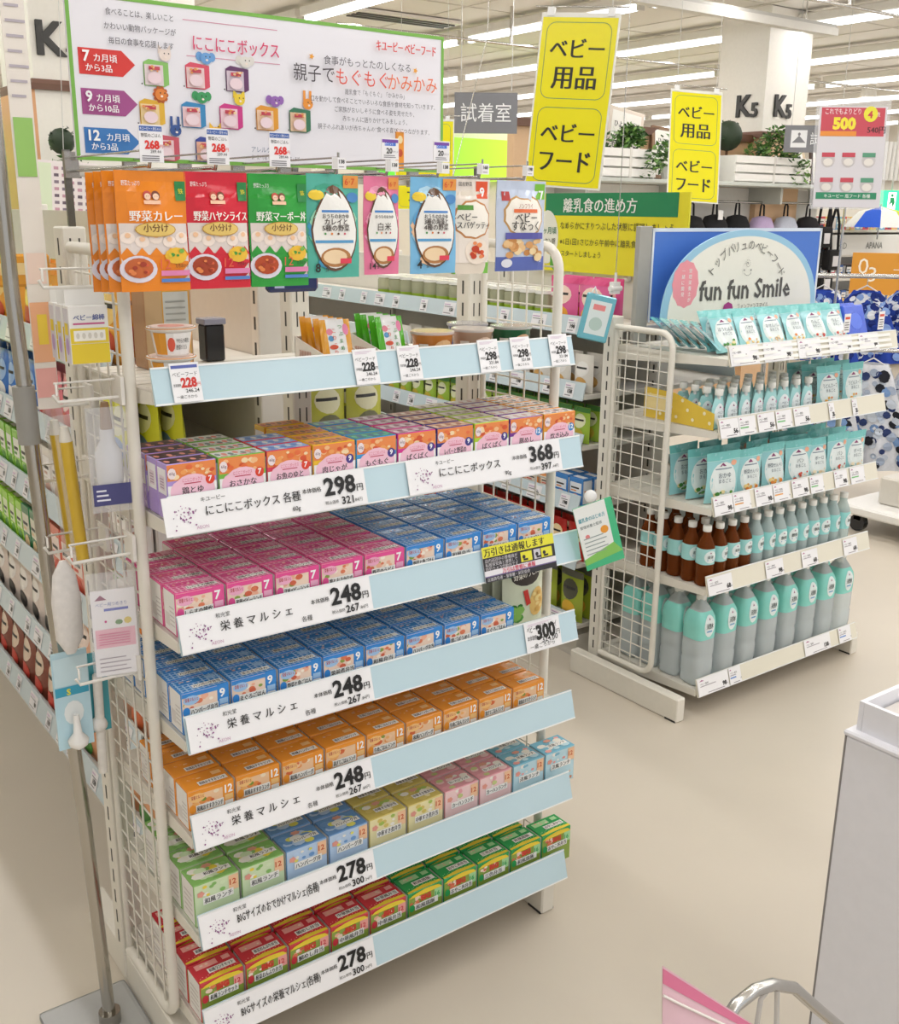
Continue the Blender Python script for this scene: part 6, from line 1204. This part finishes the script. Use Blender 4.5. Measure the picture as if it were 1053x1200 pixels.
# ---- hanging dresses with dots on a rack at right
def dress(label, loc, rz, base, dcols, seed, w=.34, h=.62):
    t = thing('hanging_dress', label, 'dress', loc, (0,0,rz)); rr = random.Random(seed)
    def F(u, v, d=0): # u -1..1, v 0 top..1 bottom
        wid = w*(.30+.70*max(0,v)**.8)/2; return Vector((u*wid, -.05-.022*math.sin(u*9+seed)*v-d-.03*(1-u*u), -v*h))
    b = B(); b.grid(F, -1, 1, 1, 0, 16, 10, M(base,'fabric')); b.grid(lambda u, v, d: F(u, v)*1+Vector((0,.13-.06*abs(u),0)), -1, 1, 1, 0, 16, 8, M(base,'fabric'), flip=True); b.obj('dress_body', t)
    a = Art(); 
    for k in range(130):
        u, v = rr.uniform(-.95,.9), rr.uniform(.06,.95); r_ = rr.uniform(.045,.085); cx, cy = u, v; wid = w*(.30+.70*v**.8)/2
        pts = [(cx+r_/wid*.6*math.cos(2*math.pi*i/8)*.6, cy+r_/h*.6*math.sin(2*math.pi*i/8)*.6) for i in range(8)]; a.poly(pts[::-1], dcols[k % len(dcols)], 1+k % 3, 'fabric')
    b = B(); a.put(b, F, .001, .06); b.obj('printed_dots', t)
    b = B(); b.tube([(-.10,0,-.03),(0,0,.03),(.10,0,-.03)], .005, M('#E8E6E2','gloss'), 6); b.tube([(0,0,.03),(0,0,.07),(.015,0,.085),(.028,0,.075)], .003, M('#C8C6C2','metal'), 6); b.obj('hanger', t)
BLU = ['#1E3C9A','#8AA8E0','#E8ECF4','#122A78']; LGT = ['#2A3A6A','#7A9AC8','#1C1E28','#A8B4C8','#C8D0DC']
dress('deep blue dotted dress on the upper rail behind the drinks rack, leftmost', (5.02, 2.30, 1.20), math.radians(-60), '#2A4CB4', BLU, 1, .50, .42)
dress('deep blue dotted dress on the upper rail, second from left', (5.22, 2.14, 1.20), math.radians(-58), '#2848AE', BLU, 2, .50, .42)
dress('deep blue dotted dress on the upper rail, third from left', (5.42, 1.98, 1.20), math.radians(-62), '#2A4CB4', BLU, 3, .50, .42)
dress('pale dotted dress on the lower rail, leftmost', (4.86, 2.12, .80), math.radians(-55), '#E4E6EC', LGT, 4, .56, .62)
dress('pale dotted dress on the lower rail, second from left', (5.06, 1.94, .80), math.radians(-60), '#E6E8EE', LGT, 5, .56, .62)
dress('pale dotted dress on the lower rail, third from left', (5.26, 1.76, .80), math.radians(-52), '#E2E5EC', LGT, 6, .56, .62)
b = B(); mm = M('#C4C2BE','metal'); p0, p1 = Vector((4.78,2.50,0)), Vector((5.66,1.72,0))
for z_ in (1.285,): b.tube([p0+Vector((0,0,z_)), p1+Vector((0,0,z_))], .014, mm, 8)
q0, q1 = Vector((4.66,2.30,0)), Vector((5.50,1.54,0)); b.tube([q0+Vector((0,0,.875)), q1+Vector((0,0,.875))], .012, mm, 8); b.tube([q0+Vector((0,0,.875)), p0+Vector((0,0,.875))], .012, mm, 8); b.tube([q1+Vector((0,0,.875)), p1+Vector((0,0,.875))], .012, mm, 8)
for q in (p0, p1): b.tube([q+Vector((0,0,.09)), q+Vector((0,0,1.30))], .016, mm, 8)
for z_ in (.12,): b.tube([p0+Vector((0,0,z_)), p1+Vector((0,0,z_))], .014, mm, 8)
tag(b.obj('clothes_rack'), 'chrome two-tier clothes rack carrying the dotted dresses', 'clothes rack')
# low wheeled platform behind the drinks rack
t = thing('wheeled_platform', 'low white wheeled platform with grey deck at right edge behind the drinks rack', 'platform', (4.62, 1.20, 0), (0,0,math.radians(0)))
b = B(); b.cham(-.30,-.9,.10,1.2,.40,.15,M('#EFEDE8','paint'),.01); b.obj('deck', t); b = B(); b.cham(-.15,-.75,.15,1.1,.25,.30,M('#D9D4CA','paint'),.01); b.obj('step_box', t)
for x, y in ((-.22,.30),(-.22,-.80),(1.1,.3)):
    b = B(); b.tube([(x-.02,y,.045),(x+.02,y,.045)], .045, M('#2A2A2C','gloss'), 12); b.box(x-.02,y-.02,.06,x+.02,y+.02,.10,M('#9A9A98','metal')); b.obj('caster', t)

# ================================================================== WHITE BIN AT THE RIGHT, CART WITH PINK BAG
t = thing('white_bin', 'tall plain white sales bin cropped by the right edge of the view', 'bin', (.812, -.75, 0)); wm = M('#E9E9EE', 'paint')
b = B(); b.cham(0,-1.1,.0,1.1,0,.835,wm,.003); b.box(-.0006,-.003,.0,.0006,.0006,.835,M('#8A8684','matte')); b.obj('lower_body', t)
b = B(); b.cham(-.004,-1.1,.835,1.1,.003,.845,wm,.003); b.obj('ledge', t)
b = B()
for x0, y0, x1, y1 in ((.012,-1.0815,.020,-.0185), (.012,-.018,1.09,-.010), (1.08,-1.0815,1.09,-.0185), (.012,-1.09,1.09,-1.082)): b.box(x0, y0, .845, x1, y1, .895, wm)
b.obj('upper_rim', t)
b = B(); b.add([(.03,-.022,.872),(.95,-.025,.880),(.95,-1.0,.872),(.03,-1.0,.862),(.03,-.022,.868),(.95,-.025,.876),(.95,-1.0,.868),(.03,-1.0,.858)], [(0,3,2,1),(4,5,6,7),(0,1,5,4),(1,2,6,5),(2,3,7,6),(3,0,4,7)], M('#D8D2CC','paint')); b.obj('inner_board', t)
t = thing('shopping_cart', 'chrome shopping cart with curved front bar at the bottom edge', 'shopping cart', (0,0,0)); mm = M('#D0CEC9', 'metal')
b = B(); b.tube([(.17,-1.02,.72),(.231,-1.0,.764),(.247,-1.0,.776),(.28,-1.0,.780),(.312,-1.0,.772),(.357,-1.0,.745),(.408,-1.0,.692),(.473,-1.0,.626),(.53,-1.02,.55)], .0075, mm, 12); b.tube([(.473,-1.0,.626),(.50,-1.1,.2),(.42,-1.35,.12),(.0,-1.75,.12)], .009, mm, 10); b.tube([(.17,-1.02,.72),(.10,-1.05,.25),(.0,-1.2,.12),(-.2,-1.5,.12)], .009, mm, 10); b.obj('frame_tube', t)
for k in range(5):
    b = B(); b.tube([(.20+.03*k,-1.01,.73-.012*k),(.18+.03*k,-1.2,.70-.012*k),(.05+.03*k,-1.5,.72)], .002, mm, 6); b.obj('basket_wire', t)
b = B(); b.tube([(.285,-1.003,.72),(.288,-1.003,.765),(.305,-1.003,.775),(.318,-1.003,.765),(.325,-1.003,.71)], .003, M('#E4E2DE','clear'), 8); b.obj('plastic_loop', t)
for x, y in ((.44,-1.33),(.0,-1.74),(-.02,-1.22),(-.2,-1.5)):
    b = B(); b.tube([(x-.012,y,.055),(x+.012,y,.055)], .055, M('#3A3A3C','gloss'), 14); b.box(x-.012,y-.01,.06,x+.012,y+.01,.13,mm); b.obj('wheel', t)
t = thing('pink_bag', 'pale pink zip bag with a deeper pink band standing in the cart', 'bag', (.188, -1.02, .70), (math.radians(-8), 0, math.radians(-20))); w, h = .115, .16
slope = lambda u: .165-.095*((u+w/2)/w)
Fp = lambda u, v, d=0: Vector((u, -.012*(1-(2*u/w)**4)*(1-v)-d, v*slope(u))); b = B(); b.grid(Fp, -w/2, 0, w/2, 1, 10, 8, M('#EBC4CE','film')); b.grid(lambda u, v, d: Vector((u, .012*(1-(2*u/w)**4)*(1-v)+.001, v*slope(u))), -w/2, 0, w/2, 1, 10, 8, M('#EBC4CE','film'), flip=True); b.obj('bag_body', t)
b = B(); b.grid(lambda u, v, d: Fp(u, v, .0008), -w/2, .88, w/2, .985, 10, 1, M('#E07A9C','film')); b.obj('pink_band', t)
b = B(); b.tube([Fp(-w/2+w*k/8, .80, .002) for k in range(9)], .0016, M('#F4EEE6','gloss'), 6); b.obj('zip_strip', t)
b = B(); a = Art()
for k in range(9): a.ell(-w/2+.012+.013*k, .15+.055*(k*5 % 9), .004, .025, '#E8A08A', 1, 8)
a.put(b, Fp, .0006); b.obj('pattern', t)
bpy.data.objects.remove(_to)
